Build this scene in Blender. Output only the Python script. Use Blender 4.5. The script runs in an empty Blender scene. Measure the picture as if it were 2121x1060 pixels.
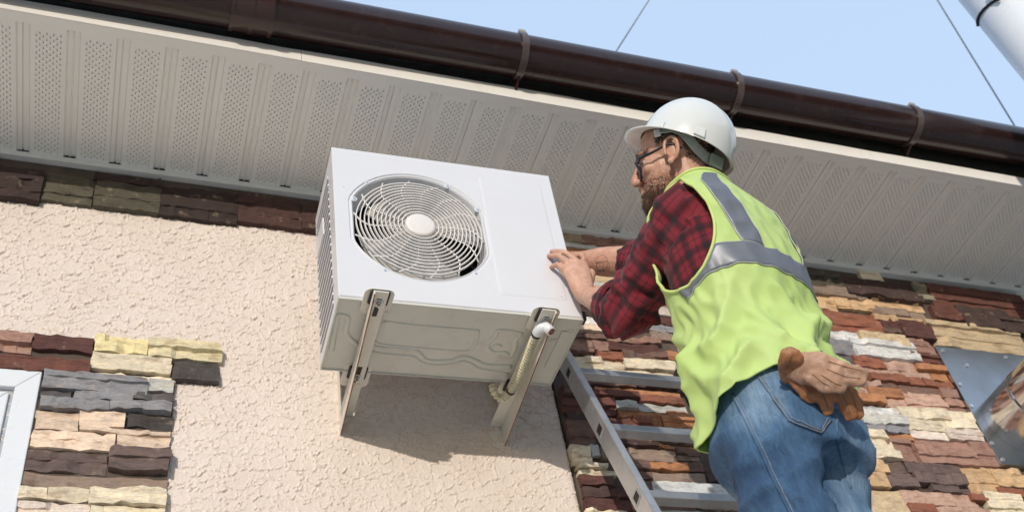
import bpy, bmesh, math, random
import numpy as np
from mathutils import Vector, Matrix, noise as mn

# ------------------------------------------------------------------ camera
S = bpy.context.scene
COL = S.collection
CR = np.array([[0.94173275, -0.30039592, -0.15133311], [0.10398344, 0.6878721, -0.71834491], [0.31988571, 0.6607528, 0.67902789]])
CC = np.array([0.44252, -2.53503, 0.94712])
CF, CX, CY = 2231.288, 1062.352, 621.397          # focal length and principal point in photo pixels
cam = bpy.data.cameras.new('camera')
cam_o = bpy.data.objects.new('camera', cam)
COL.objects.link(cam_o)
cam.sensor_fit = 'HORIZONTAL'
cam.sensor_width = 36.0
cam.lens = CF / 2121 * 36
cam.shift_x = (1060.5 - CX) / 2121
cam.shift_y = (CY - 530) / 2121
cam.clip_start = .05
cam.clip_end = 2000
cam.dof.use_dof = True
cam.dof.focus_distance = 2.95
cam.dof.aperture_fstop = 4.0
cam_o.matrix_world = Matrix((
    (CR[0][0], -CR[1][0], -CR[2][0], CC[0]),
    (CR[0][1], -CR[1][1], -CR[2][1], CC[1]),
    (CR[0][2], -CR[1][2], -CR[2][2], CC[2]),
    (0, 0, 0, 1)))
S.camera = cam_o

# ------------------------------------------------------------------ light
SUN_DIR = Vector((.55, 1.0, -.21)).normalized()    # the way the light travels
to_sun = -SUN_DIR
elev = math.asin(to_sun.z)
azim = math.atan2(to_sun.x, to_sun.y)              # from +Y towards +X
w = bpy.data.worlds.new('World')
S.world = w
w.use_nodes = True
nt = w.node_tree
bg = nt.nodes['Background']
sky = nt.nodes.new('ShaderNodeTexSky')
sky.sky_type = 'NISHITA'
sky.sun_disc = False
sky.sun_elevation = max(elev, math.radians(9))
sky.sun_rotation = azim
sky.air_density = 1.0
sky.dust_density = 1.2
sky.ozone_density = 1.0
nt.links.new(sky.outputs[0], bg.inputs[0])
bg.inputs[1].default_value = .06
haze = nt.nodes.new('ShaderNodeBackground')        # thin bright haze, even over the whole sky
haze.inputs[0].default_value = (.68, .87, 1.16, 1)
haze.inputs[1].default_value = .72
addn = nt.nodes.new('ShaderNodeAddShader')
nt.links.new(bg.outputs[0], addn.inputs[0])
nt.links.new(haze.outputs[0], addn.inputs[1])
nt.links.new(addn.outputs[0], nt.nodes['World Output'].inputs[0])
sl = bpy.data.lights.new('sun', 'SUN')
sl.energy = 2.6
sl.angle = math.radians(.53)
sl.color = (1.0, .92, .81)
so = bpy.data.objects.new('sun', sl)
so.rotation_euler = SUN_DIR.to_track_quat('-Z', 'Y').to_euler()
so.location = (-3, -6, 6)
COL.objects.link(so)
S.view_settings.view_transform = 'Standard'
S.view_settings.look = 'None'
S.view_settings.gamma = 1
S.view_settings.use_curve_mapping = False
S.view_settings.exposure = 0.06
S.cycles.max_bounces = 8
S.cycles.diffuse_bounces = 5
S.cycles.use_denoising = True


def ray(u, v):
    return CR.T @ np.array([(u - CX) / CF, (v - CY) / CF, 1.])


def onplane(u, v, ax, val):
    d = ray(u, v)
    return CC + d * ((val - CC[ax]) / d[ax])


# ------------------------------------------------------------------ helpers
def rgb(r, g, b):
    f = lambda c: ((c / 255 + .055) / 1.055) ** 2.4 if c > 10 else c / 255 / 12.92
    return (f(r), f(g), f(b), 1)


class NT:
    def __init__(s, name):
        s.m = bpy.data.materials.new(name)
        s.m.use_nodes = True
        s.t = s.m.node_tree
        s.b = s.t.nodes['Principled BSDF']
        s.co = None

    def n(s, kind, **kw):
        x = s.t.nodes.new('ShaderNode' + kind)
        for k, v in kw.items():
            if k.startswith('i_'):
                x.inputs[k[2:].replace('_', ' ')].default_value = v
            else:
                setattr(x, k, v)
        return x

    def l(s, a, b):
        s.t.links.new(a, b)

    def coord(s, scale=(1, 1, 1), kind='Object'):
        c = s.n('TexCoord')
        mp = s.n('Mapping')
        mp.inputs['Scale'].default_value = scale
        if kind == 'Position':
            c = s.n('NewGeometry')
        s.l(c.outputs[kind], mp.inputs['Vector'])
        return mp.outputs[0]

    def noise(s, scale, detail=4, rough=.55, stretch=(1, 1, 1), kind='Object'):
        x = s.n('TexNoise')
        x.inputs['Scale'].default_value = scale
        x.inputs['Detail'].default_value = detail
        x.inputs['Roughness'].default_value = rough
        s.l(s.coord(stretch, kind), x.inputs['Vector'])
        return x.outputs['Fac']

    def ramp(s, fac, stops):
        x = s.n('ValToRGB')
        el = x.color_ramp.elements
        while len(el) < len(stops):
            el.new(.5)
        for e, (p, c) in zip(el, stops):
            e.position = p
            e.color = c if len(c) == 4 else (*c, 1)
        s.l(fac, x.inputs[0])
        return x.outputs[0]

    def mix(s, a, b, fac, mode='MIX'):
        x = s.n('Mix', data_type='RGBA', blend_type=mode)
        for v, i in ((fac, 0), (a, 6), (b, 7)):
            if hasattr(v, 'is_linked'):
                s.l(v, x.inputs[i])
            else:
                x.inputs[i].default_value = v
        return x.outputs[2]

    def base(s, c):
        if hasattr(c, 'is_linked'):
            s.l(c, s.b.inputs['Base Color'])
        else:
            s.b.inputs['Base Color'].default_value = c

    def rough(s, r):
        if hasattr(r, 'is_linked'):
            s.l(r, s.b.inputs['Roughness'])
        else:
            s.b.inputs['Roughness'].default_value = r

    def bump(s, h, strength=.3, dist=.01):
        x = s.n('Bump')
        x.inputs['Strength'].default_value = strength
        x.inputs['Distance'].default_value = dist
        s.l(h, x.inputs['Height'])
        s.l(x.outputs[0], s.b.inputs['Normal'])


def paint(name, col, rough=.5, metal=0, var=.08, scale=12, bump=.0, bscale=60, dirt=None, dirt_amt=.5, stretch=(1, 1, 1)):
    n = NT(name)
    f = n.noise(scale, 5, .6, stretch)
    lo = tuple(c * (1 - var) for c in col[:3]) + (1,)
    hi = tuple(min(1, c * (1 + var)) for c in col[:3]) + (1,)
    c = n.ramp(f, [(.3, lo), (.7, hi)])
    if dirt:
        d = n.ramp(n.noise(scale * 2.3, 8, .7), [(.55, (0, 0, 0)), (.72, (dirt_amt,) * 3)])
        c = n.mix(c, dirt, d)
    n.base(c)
    r = n.ramp(n.noise(scale * 1.7, 4), [(.3, (rough * .8,) * 3), (.7, (min(1, rough * 1.2),) * 3)])
    n.rough(r)
    n.b.inputs['Metallic'].default_value = metal
    if bump:
        n.bump(n.noise(bscale, 4), bump, .004)
    return n.m


class MB:
    """collects verts/faces, then links them as one mesh object"""
    def __init__(s):
        s.v = []
        s.f = []

    def add(s, v, f):
        o = len(s.v)
        s.v += [tuple(p) for p in v]
        s.f += [tuple(i + o for i in q) for q in f]
        return s

    def box(s, a, b, M=None):
        (x0, y0, z0), (x1, y1, z1) = a, b
        v = [(x0, y0, z0), (x1, y0, z0), (x1, y1, z0), (x0, y1, z0), (x0, y0, z1), (x1, y0, z1), (x1, y1, z1), (x0, y1, z1)]
        if M is not None:
            v = [tuple(M @ Vector(p)) for p in v]
        return s.add(v, [(0, 3, 2, 1), (4, 5, 6, 7), (0, 1, 5, 4), (1, 2, 6, 5), (2, 3, 7, 6), (3, 0, 4, 7)])

    def hexa(s, v):
        return s.add(v, [(0, 3, 2, 1), (4, 5, 6, 7), (0, 1, 5, 4), (1, 2, 6, 5), (2, 3, 7, 6), (3, 0, 4, 7)])

    def loft(s, rings, cap=True, closed=False):
        n = len(rings[0])
        o = len(s.v)
        for r in rings:
            s.v += [tuple(p) for p in r]
        m = len(rings)
        for i in range(m if closed else m - 1):
            a, b = o + i * n, o + ((i + 1) % m) * n
            for j in range(n):
                k = (j + 1) % n
                s.f.append((a + j, a + k, b + k, b + j))
        if cap and not closed:
            s.f.append(tuple(o + j for j in range(n))[::-1])
            s.f.append(tuple(o + (m - 1) * n + j for j in range(n)))
        return s

    def tube(s, pts, r, n=10, cap=True, closed=False, up=None):
        pts = [Vector(p) for p in pts]
        rs = r if isinstance(r, (list, tuple)) else [r] * len(pts)
        m = len(pts)
        rings = []
        prev = None
        for i, p in enumerate(pts):
            a = pts[(i - 1) % m] if (closed or i > 0) else p
            b = pts[(i + 1) % m] if (closed or i < m - 1) else p
            t = (b - a).normalized()
            if prev is None:
                ref = Vector(up) if up else (Vector((0, 0, 1)) if abs(t.z) < .9 else Vector((1, 0, 0)))
                x = ref.cross(t).normalized()
            else:
                x = (prev - t * prev.dot(t)).normalized()
            prev = x
            y = t.cross(x)
            rings.append([p + (x * math.cos(q) + y * math.sin(q)) * rs[i] for q in [2 * math.pi * k / n for k in range(n)]])
        return s.loft(rings, cap, closed)

    def disc(s, c, ax, r, h, n=20, taper=1.0):
        c, ax = Vector(c), Vector(ax).normalized()
        x = ax.orthogonal().normalized()
        y = ax.cross(x)
        ring = lambda rr, d: [c + ax * d + (x * math.cos(2 * math.pi * k / n) + y * math.sin(2 * math.pi * k / n)) * rr for k in range(n)]
        return s.loft([ring(r, 0), ring(r, h * .7), ring(r * (taper if taper < 1 else .88), h)])

    def obj(s, name, mat, parent=None, smooth=False, bevel=0, seg=2, world=True, color=None):
        me = bpy.data.meshes.new(name)
        me.from_pydata(s.v, [], s.f)
        me.validate()
        if smooth:
            me.polygons.foreach_set('use_smooth', [True] * len(me.polygons))
        return link(name, me, mat, parent, bevel, seg, world, color)


def link(name, me, mat, parent=None, bevel=0, seg=2, world=True, color=None):
    if mat is not None and not me.materials:
        me.materials.append(mat)
    o = bpy.data.objects.new(name, me)
    COL.objects.link(o)
    if parent is not None:
        o.parent = parent
        if world and parent.parent is None:
            o.matrix_parent_inverse = parent.matrix_basis.inverted()
    if bevel:
        b = o.modifiers.new('bevel', 'BEVEL')
        b.width = bevel
        b.segments = seg
        b.limit_method = 'ANGLE'
        b.angle_limit = math.radians(40)
        b.harden_normals = False
    if color:
        o.color = color
    return o


def thing(name, label, cat, loc=(0, 0, 0), group=None):
    o = bpy.data.objects.new(name, None)
    o.empty_display_size = .1
    COL.objects.link(o)
    o.location = loc
    return tag(o, label, cat, group)


def tag(o, label, cat, group=None):
    o['label'] = label
    o['category'] = cat
    if group:
        o['group'] = group
    return o


def autosmooth(o, deg=40):
    me = o.data
    me.polygons.foreach_set('use_smooth', [True] * len(me.polygons))
    me.set_sharp_from_angle(angle=math.radians(deg))
    return o


def fbm(p, sc=1.0, oc=3):
    return mn.fractal(Vector(p) * sc, 1.0, 2.0, oc)


# ------------------------------------------------------------------ materials
M = {}
M['vinyl'] = paint('white_vinyl', (.86, .845, .795, 1), .5, var=.025, scale=1.3)
M['fascia'] = paint('fascia_white', (.80, .77, .72, 1), .4, var=.03, scale=4, dirt=(.35, .27, .18, 1), dirt_amt=.25, stretch=(1, 1, 4))
M['brown'] = paint('brown_gutter_plastic', (.026, .0115, .0105, 1), .20, var=.15, scale=8, dirt=(.10, .07, .05, 1), dirt_amt=.25)
M['brown2'] = paint('brown_bracket_plastic', (.045, .021, .018, 1), .22, var=.1, scale=20)
M['clip'] = paint('grey_clip', (.30, .27, .26, 1), .3)  # light grey, paler than the hanger bands
M['strapgrey'] = paint('hanger_plastic', (.085, .062, .057, 1), .25)
M['roof'] = paint('roof_sheet', (.045, .025, .020, 1), .5)
M['shadeboard'] = paint('shaded_eave_board', (.035, .032, .022, 1), .8, var=.3)  # dark board, its near-black colour includes the shade under the gutter
M['acwhite'] = paint('painted_casing', (.67, .68, .715, 1), .38, var=.015, scale=5, dirt=(.62, .58, .52, 1), dirt_amt=.10)
M['acpan'] = paint('pan_paint', (.60, .595, .545, 1), .5, var=.05, scale=7, dirt=(.33, .24, .15, 1), dirt_amt=.30)
M['grille'] = paint('grille_plastic', (.74, .71, .68, 1), .45, var=.03)
M['fan'] = paint('fan_plastic', (.46, .44, .41, 1), .45, var=.05)
M['dark'] = paint('dark_coil', (.012, .011, .014, 1), .6)
M['rubber'] = paint('black_rubber', (.015, .015, .017, 1), .6)
M['screw'] = paint('zinc_screw', (.75, .76, .78, 1), .3, metal=.9)
M['steel'] = paint('galvanised_steel', (.50, .51, .52, 1), .38, metal=.85, var=.12, scale=25)
M['alu'] = paint('ladder_aluminium', (.56, .57, .59, 1), .42, metal=.8, var=.12, scale=14, dirt=(.25, .24, .22, 1), dirt_amt=.35, bump=.05)
M['mirror'] = paint('stainless_flue', (.62, .62, .63, 1), .13, metal=1, var=.05, scale=6)
M['plate'] = paint('dull_steel_plate', (.46, .465, .47, 1), .24, metal=.95, var=.15, scale=5)
M['rust'] = paint('rust_edge', (.24, .09, .04, 1), .85, var=.5, scale=40, dirt=(.55, .50, .42, 1), dirt_amt=1.0)
M['pvc'] = paint('window_pvc', (.72, .75, .79, 1), .3, var=.01)
M['gasket'] = paint('window_gasket', (.35, .37, .40, 1), .6)
M['hose'] = paint('drain_hose_plastic', (.62, .58, .42, 1), .5, var=.15, scale=22, dirt=(.28, .23, .06, 1), dirt_amt=1.0)
M['wire'] = paint('guy_wire', (.50, .60, .70, 1), .6, metal=.0)


def bracket_mat():
    n = NT('rusty_painted_bracket')
    f = n.noise(26, 9, .72)
    c = n.ramp(f, [(.30, (.74, .72, .65)), (.60, (.70, .67, .60)), (.68, (.44, .31, .20)), (.78, (.18, .07, .035))])
    n.base(c)
    n.rough(.6)
    n.bump(f, .12, .003)
    return n.m


M['bracket'] = bracket_mat()


def glass_mat():
    n = NT('window_glass')
    n.base((.55, .62, .70, 1))
    n.rough(.05)
    n.b.inputs['Transmission Weight'].default_value = .6
    return n.m


M['glass'] = glass_mat()


def stone_mat():
    n = NT('ledge_stone')
    oi = n.n('ObjectInfo')
    gr = n.noise(9, 6, .65, (1, 1, 5), 'Position')
    pat = n.noise(16, 5, .6, (1, 1, 2.2), 'Position')
    fine = n.noise(70, 6, .7, (1, 1, 2.5), 'Position')
    v = n.ramp(gr, [(.25, (.66, .65, .64)), (.46, (1.05, 1.05, 1.05)), (.78, (1.32, 1.28, 1.22))])
    tint = n.ramp(pat, [(.34, (.62, .52, .46)), (.48, (1, 1, 1)), (.56, (1, 1, 1)), (.70, (1.22, 1.10, .92))])
    c = n.mix(oi.outputs['Color'], v, 1.0, 'MULTIPLY')
    c = n.mix(c, tint, .75, 'MULTIPLY')
    v2 = n.ramp(fine, [(.3, (.78, .77, .76)), (.62, (1.22, 1.22, 1.22))])
    c = n.mix(c, v2, .8, 'MULTIPLY')
    sp = n.ramp(n.noise(23, 5, .6, (1, 1, 1), 'Position'), [(.60, (0, 0, 0)), (.72, (.35, .35, .35))])
    c = n.mix(c, (.52, .40, .28, 1), sp)
    n.base(c)
    n.rough(.88)
    rd = n.n('TexNoise', noise_type='RIDGED_MULTIFRACTAL')
    rd.inputs['Scale'].default_value = 26
    rd.inputs['Detail'].default_value = 7
    rd.inputs['Roughness'].default_value = .62
    n.l(n.coord((.55, 1, 2.2), 'Position'), rd.inputs['Vector'])
    add = n.n('Math', operation='ADD')
    n.l(rd.outputs[0], add.inputs[0])
    n.l(fine, add.inputs[1])
    n.bump(add.outputs[0], .6, .008)
    return n.m


M['stone'] = stone_mat()
M['mortar'] = paint('dark_mortar', (.10, .075, .06, 1), .95, var=.3, bump=.3)


def stucco_mat():
    n = NT('cream_stucco')
    f = n.noise(3, 5, .6)
    c = n.ramp(f, [(.3, (.69, .60, .535)), (.7, (.76, .675, .615))])
    g = n.ramp(n.noise(160, 4, .6), [(.35, (.90, .89, .87)), (.6, (1.0, 1.0, 1.0))])
    c = n.mix(c, g, .7, 'MULTIPLY')
    n.base(c)
    n.rough(.92)
    n.bump(n.noise(220, 4, .65), .15, .002)
    return n.m


M['stucco'] = stucco_mat()


def ground_mat():
    n = NT('ground')
    f = n.noise(.5, 8, .6)
    c = n.ramp(f, [(.28, (.34, .33, .24)), (.38, (.54, .51, .45)), (.7, (.62, .59, .53))])
    n.base(c)
    n.rough(.95)
    n.bump(n.noise(12, 6), .5, .05)
    return n.m


M['ground'] = ground_mat()
M['leaf'] = paint('foliage', (.055, .085, .030, 1), .7, var=.35, scale=.8)

# ------------------------------------------------------------------ setting
g = MB().add([(-400, -400, 0), (400, -400, 0), (400, 400, 0), (-400, 400, 0)], [(0, 1, 2, 3)]).obj('ground', M['ground'])
g['kind'] = 'structure'

# garden trees facing the house: they show only as the dark green reflections in the helmet, gutter and flue
trng = np.random.default_rng(3)
tv, tf = [], []
for a in np.arange(-99, 22, 5.5).tolist() + np.arange(-222, -139, 5.5).tolist():
    for lv in range(3):
        r_ = 15 + trng.uniform(-1.5, 2.5)
        an = math.radians(a + trng.uniform(-2, 2))
        c_ = Vector((1.5 + r_ * math.cos(an), -1 + r_ * math.sin(an), 1.2 + 2.5 * lv + trng.uniform(-.5, .7)))
        R0 = trng.uniform(1.5, 2.2)
        for q in range(230):                      # leaf clumps through the crown
            d_ = Vector(trng.normal(0, 1, 3)).normalized() * R0 * trng.uniform(.55, 1.08)
            u_ = Vector(trng.normal(0, 1, 3)).normalized()
            w_ = u_.orthogonal().normalized()
            s_ = trng.uniform(.16, .34)
            o_ = len(tv)
            tv += [tuple(c_ + d_ + u_ * s_), tuple(c_ + d_ + w_ * s_), tuple(c_ + d_ - u_ * s_), tuple(c_ + d_ - w_ * s_ * .8)]
            tf.append((o_, o_ + 1, o_ + 2, o_ + 3))
tm_ = MB()
tm_.v, tm_.f = tv, tf
trees = tm_.obj('garden_trees', M['leaf'])
trees['kind'] = 'stuff'
tag(trees, 'green garden trees mirrored in the glossy hard hat and flue pipe', 'trees')

XW0, XW1 = -2.2, 6.4        # length of the house front
YW = .03                    # wall face
XS = 1.764                  # where the stucco ends and the stone begins
house = thing('house', 'cream stucco house front with stacked stone cladding, white soffit and dark eaves', 'house', (2.1, .3, 0))

wall = MB().box((XW0, YW + .012, 0), (XW1, YW + 4.0, 4.2)).obj('wall_core', M['mortar'], house)


def stucco_sheet(x0, x1, z0, z1, step, seed):
    rng = np.random.default_rng(seed)
    nx, nz = int((x1 - x0) / step), int((z1 - z0) / step)
    h = np.zeros((nz, nx))
    n = int((x1 - x0) * (z1 - z0) / .00011)
    cxs, czs = rng.uniform(0, nx, n), rng.uniform(0, nz, n)
    for k in range(n):
        big = rng.random() ** 1.5
        a, b = (.007 + .017 * big) * rng.uniform(.8, 1.2) / step, (.007 + .015 * big) * rng.uniform(.8, 1.2) / step
        m = int(max(a, b) * 1.45) + 1
        i0, i1 = max(0, int(cxs[k]) - m), min(nx, int(cxs[k]) + m + 1)
        j0, j1 = max(0, int(czs[k]) - m), min(nz, int(czs[k]) + m + 1)
        if i1 <= i0 or j1 <= j0:
            continue
        X, Z = np.meshgrid(np.arange(i0, i1) - cxs[k], np.arange(j0, j1) - czs[k])
        th = np.arctan2(Z, X)
        p = rng.uniform(0, 6.28, 3)
        q = 1 + .20 * np.sin(2 * th + p[0]) + .14 * np.sin(3 * th + p[1]) + .06 * np.sin(7 * th + p[2])
        d = np.sqrt((X / a) ** 2 + (Z / b) ** 2) / q
        msk = d < 1
        t0, t1 = rng.normal(.15, .35), rng.normal(-.55, .4)
        lipz = np.clip(.35 - np.sin(th + t0), 0, 1) * (.6 + .8 * rng.random())
        val = .0055 + rng.uniform(-.0008, .0008) + (t0 * X / a + t1 * Z / b) * .0007 + .0058 * lipz * np.exp(-((1 - d) / .16) ** 2)
        sub = h[j0:j1, i0:i1]
        sub[msk] = val[msk]
    h += .0006 * rng.standard_normal(h.shape)
    h = .75 * h + .25 * (h + np.roll(h, 1, 0) + np.roll(h, 1, 1) + np.roll(h, (1, 1), (0, 1))) / 4
    xs, zs = np.linspace(x0, x1, nx), np.linspace(z0, z1, nz)
    X, Z = np.meshgrid(xs, zs)
    Y = YW - h
    ed = np.minimum(1, (x1 - X) / .02)                      # bullnose at the stone edge
    Y += .016 * (1 - np.sqrt(np.clip(1 - (1 - ed) ** 2, 0, 1)))
    v = np.stack([X, Y, Z], -1).reshape(-1, 3)
    idx = np.arange(nx * nz).reshape(nz, nx)
    f = np.stack([idx[:-1, :-1], idx[:-1, 1:], idx[1:, 1:], idx[1:, :-1]], -1).reshape(-1, 4)
    me = bpy.data.meshes.new('stucco')
    me.vertices.add(len(v))
    me.vertices.foreach_set('co', v.ravel())
    me.loops.add(f.size)
    me.loops.foreach_set('vertex_index', f.ravel())
    me.polygons.add(len(f))
    me.polygons.foreach_set('loop_start', np.arange(0, f.size, 4))
    me.polygons.foreach_set('loop_total', np.full(len(f), 4))
    me.polygons.foreach_set('use_smooth', np.ones(len(f), bool))
    me.update()
    return me


link('stucco', stucco_sheet(-.25, XS, 2.35, 3.86, .0023, 5), M['stucco'], house)
MB().box((XW0, YW - .002, 0), (XS, YW + .011, 2.35)).obj('lower_stucco', M['stucco'], house)
MB().box((XW0, YW - .002, 2.351), (-.251, YW + .011, 4.0)).obj('side_stucco', M['stucco'], house)


# ---- stones
def stone_mesh(w, h, t, rng, chip=1.0):
    nx = max(4, min(12, int(w / .020)))
    nl = max(1, min(3, int(round(h / .034 + rng.uniform(-.35, .35)))))
    cuts = np.linspace(0, h, nl + 1)
    if nl > 1:
        cuts[1:-1] += rng.normal(0, h / nl * .22, nl - 1)
    xs = np.linspace(0, w, nx + 1)
    xs[1:-1] += rng.normal(0, w / nx * .22, nx - 1)
    wav = [rng.normal(0, .0022, nx + 1) for _ in range(nl + 1)]
    V = []
    for k in range(nl):
        off = rng.normal(0, .0050)
        prof = []
        cur = off
        for i in range(nx + 1):
            if rng.random() < .16:
                cur = off + rng.normal(0, .0058)
            prof.append(cur + rng.normal(0, .0010))
        und = abs(rng.normal(.002, .002))
        for e in (0, 1):
            for i in range(nx + 1):
                z_ = cuts[k + e] + wav[k + e][i] * (1.0 if 0 < k + e < nl else chip) + (.0009 if e == 0 else -.0009)
                y = -(t + prof[i] - (und if e == 0 else .0025 + rng.normal(0, .0012)))
                x = xs[i] + (rng.normal(0, .0018) if i in (0, nx) else rng.normal(0, .0012))
                V.append((x, min(y, -.0145), z_))
    F = []
    W = nx + 1
    R_ = 2 * nl
    for j in range(R_ - 1):
        for i in range(nx):
            a = j * W + i
            if rng.random() < .5:
                F += [(a, a + 1, a + W + 1), (a, a + W + 1, a + W)]
            else:
                F += [(a, a + 1, a + W), (a + 1, a + W + 1, a + W)]
    bord = [i for i in range(W)] + [j * W + nx for j in range(1, R_)] + [(R_ - 1) * W + i for i in range(nx - 1, -1, -1)] + [j * W for j in range(R_ - 2, 0, -1)]
    o = len(V)
    for b_ in bord:
        V.append((V[b_][0], .006, V[b_][2]))
    n = len(bord)
    for k in range(n):
        F.append((bord[(k + 1) % n], bord[k], o + k, o + (k + 1) % n))
    me = bpy.data.meshes.new('stone')
    me.from_pydata(V, [], F)
    return me


PAL = {
    'ru': (150, 84, 60), 'dr': (112, 62, 50), 'br': (116, 84, 72), 'db': (78, 56, 52), 'mr': (98, 56, 50),
    'pk': (192, 150, 130), 'pb': (160, 116, 100), 'or': (186, 118, 72), 'ta': (204, 164, 116), 'tn': (196, 170, 130),
    'cr': (224, 208, 176), 'cy': (228, 212, 164), 'ye': (218, 202, 142), 'wh': (214, 216, 216), 'gw': (190, 190, 184),
    'gr': (136, 136, 142), 'dg': (92, 88, 90), 'ch': (74, 68, 66), 'tp': (146, 122, 106), 'pe': (226, 196, 168),
    'vd': (58, 42, 38), 'vm': (74, 46, 40), 'gd': (86, 80, 64), 'gn': (152, 143, 118), 'pw': (214, 196, 182), 'dt': (104, 84, 80),  # vd, vm and gd have the eave's shade mixed into the stone colour
}
srng = np.random.default_rng(11)
placed = []


def add_stone(x0, x1, z0, z1, col, parent, t=None):
    if x1 - x0 < .012 or z1 - z0 < .006:
        return
    gap = .0012
    c = PAL[col] if isinstance(col, str) else col
    k = srng.uniform(.93, 1.07)
    g_ = sum(c) / 3
    c = rgb(*[max(8, min(250, (q * .74 + g_ * .26) * k)) for q in c])
    t = t if t is not None else srng.uniform(.022, .036)
    me = stone_mesh(x1 - x0 - 2 * gap, z1 - z0 - 2 * gap, t, srng)
    o = link('stone', me, M['stone'], parent, color=c)
    o.location = (x0 + gap, YW, z0 + gap)
    placed.append((x0, x1, z0, z1))


def zoomed(off, sc, rows, parent, t=None):
    for (xl, yt, yb, xr, col) in rows:
        u = off[0] + xl / sc
        a = onplane(u, off[1] + yt / sc, 1, 0.)
        b = onplane(u, off[1] + yb / sc, 1, 0.)
        zm = (a[2] + b[2]) / 2
        # right edge: same height on the wall
        ur = off[0] + xr / sc
        vr = off[1] + (yt + yb) / 2 / sc
        for _ in range(6):
            p = onplane(ur, vr, 1, 0.)
            q = CR @ (np.array([p[0], 0, zm]) - CC)
            vr = CY + CF * q[1] / q[2]
        x0 = (a[0] + b[0]) / 2
        add_stone(x0, p[0], b[2], a[2], col, parent, t)


clad = MB().box((XS + .004, YW - .004, 0), (XW1, YW + .0115, 4.0)).obj('stone_cladding', M['mortar'], house)
R8 = [(60, 30, 100, 215, 'gd'), (215, 55, 140, 535, 'db'), (520, 90, 155, 600, 'gn'), (585, 100, 190, 990, 'dr'), (80, 95, 135, 320, 'tp'),
      (75, 130, 190, 190, 'ta'), (185, 145, 190, 350, 'ta'), (345, 135, 183, 560, 'ta'), (340, 183, 212, 570, 'tp'), (350, 210, 238, 600, 'ta'),
      (600, 185, 240, 740, 'dr'), (715, 185, 275, 990, 'db'), (85, 190, 275, 385, 'ru'), (380, 225, 278, 590, 'mr'), (470, 280, 320, 600, 'mr'), (390, 272, 310, 470, 'br'),
      (585, 245, 345, 990, 'tn'), (115, 278, 318, 290, 'wh'), (290, 290, 345, 490, 'tn'), (130, 318, 380, 265, 'gr'), (258, 322, 398, 530, 'wh'),
      (487, 322, 385, 600, 'pb'), (515, 378, 415, 630, 'dr'), (165, 380, 442, 268, 'dg'), (265, 395, 440, 395, 'ru'), (382, 407, 450, 535, 'pk'),
      (525, 430, 455, 655, 'or'), (275, 437, 470, 475, 'pk'), (470, 452, 486, 600, 'pk'), (595, 462, 492, 668, 'or'), (330, 468, 500, 560, 'ru'), (560, 492, 522, 682, 'ru'),
      (318, 497, 525, 374, 'pk'), (372, 500, 540, 632, 'br'), (328, 525, 565, 474, 'or'), (472, 540, 597, 655, 'pk'), (632, 530, 570, 703, 'pb'), (258, 520, 550, 328, 'pk'),
      (265, 550, 585, 400, 'or'), (397, 566, 605, 670, 'pk'), (660, 572, 605, 730, 'pb'), (500, 604, 630, 672, 'pk'), (672, 605, 635, 748, 'pb'),
      (295, 600, 642, 458, 'wh'), (456, 610, 655, 770, 'cr'), (300, 642, 682, 488, 'gw'), (490, 652, 706, 660, 'cr'), (650, 660, 702, 778, 'cr'),
      (300, 682, 715, 498, 'gr'), (500, 706, 742, 660, 'pw'), (656, 702, 748, 806, 'pw'), (290, 705, 742, 395, 'cr'), (397, 722, 748, 515, 'or'), (290, 738, 830, 442, 'cr'),
      (415, 742, 832, 522, 'pb'), (522, 737, 845, 770, 'pb'), (770, 752, 858, 870, 'pb'), (305, 828, 890, 403, 'ta'), (305, 890, 952, 405, 'ta'), (370, 835, 885, 480, 'dt'),
      (402, 885, 952, 520, 'dt'), (482, 842, 888, 715, 'dt'), (520, 890, 935, 735, 'dt'), (590, 932, 968, 762, 'dt'), (706, 852, 972, 905, 'ta'), (860, 867, 945, 990, 'ta'),
      (880, 945, 985, 990, 'ru'), (310, 957, 1065, 500, 'tn'), (472, 962, 1018, 690, 'pk'), (495, 1018, 1058, 610, 'ru'), (690, 970, 1040, 788, 'pk'),
      (762, 980, 1010, 828, 'ru'), (825, 972, 1065, 990, 'cr'), (605, 1028, 1070, 850, 'pk'), (320, 1065, 1140, 640, 'br'), (640, 1070, 1150, 990, 'dt')]
zoomed((1640, 540), 2.0374, R8, clad)
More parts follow.
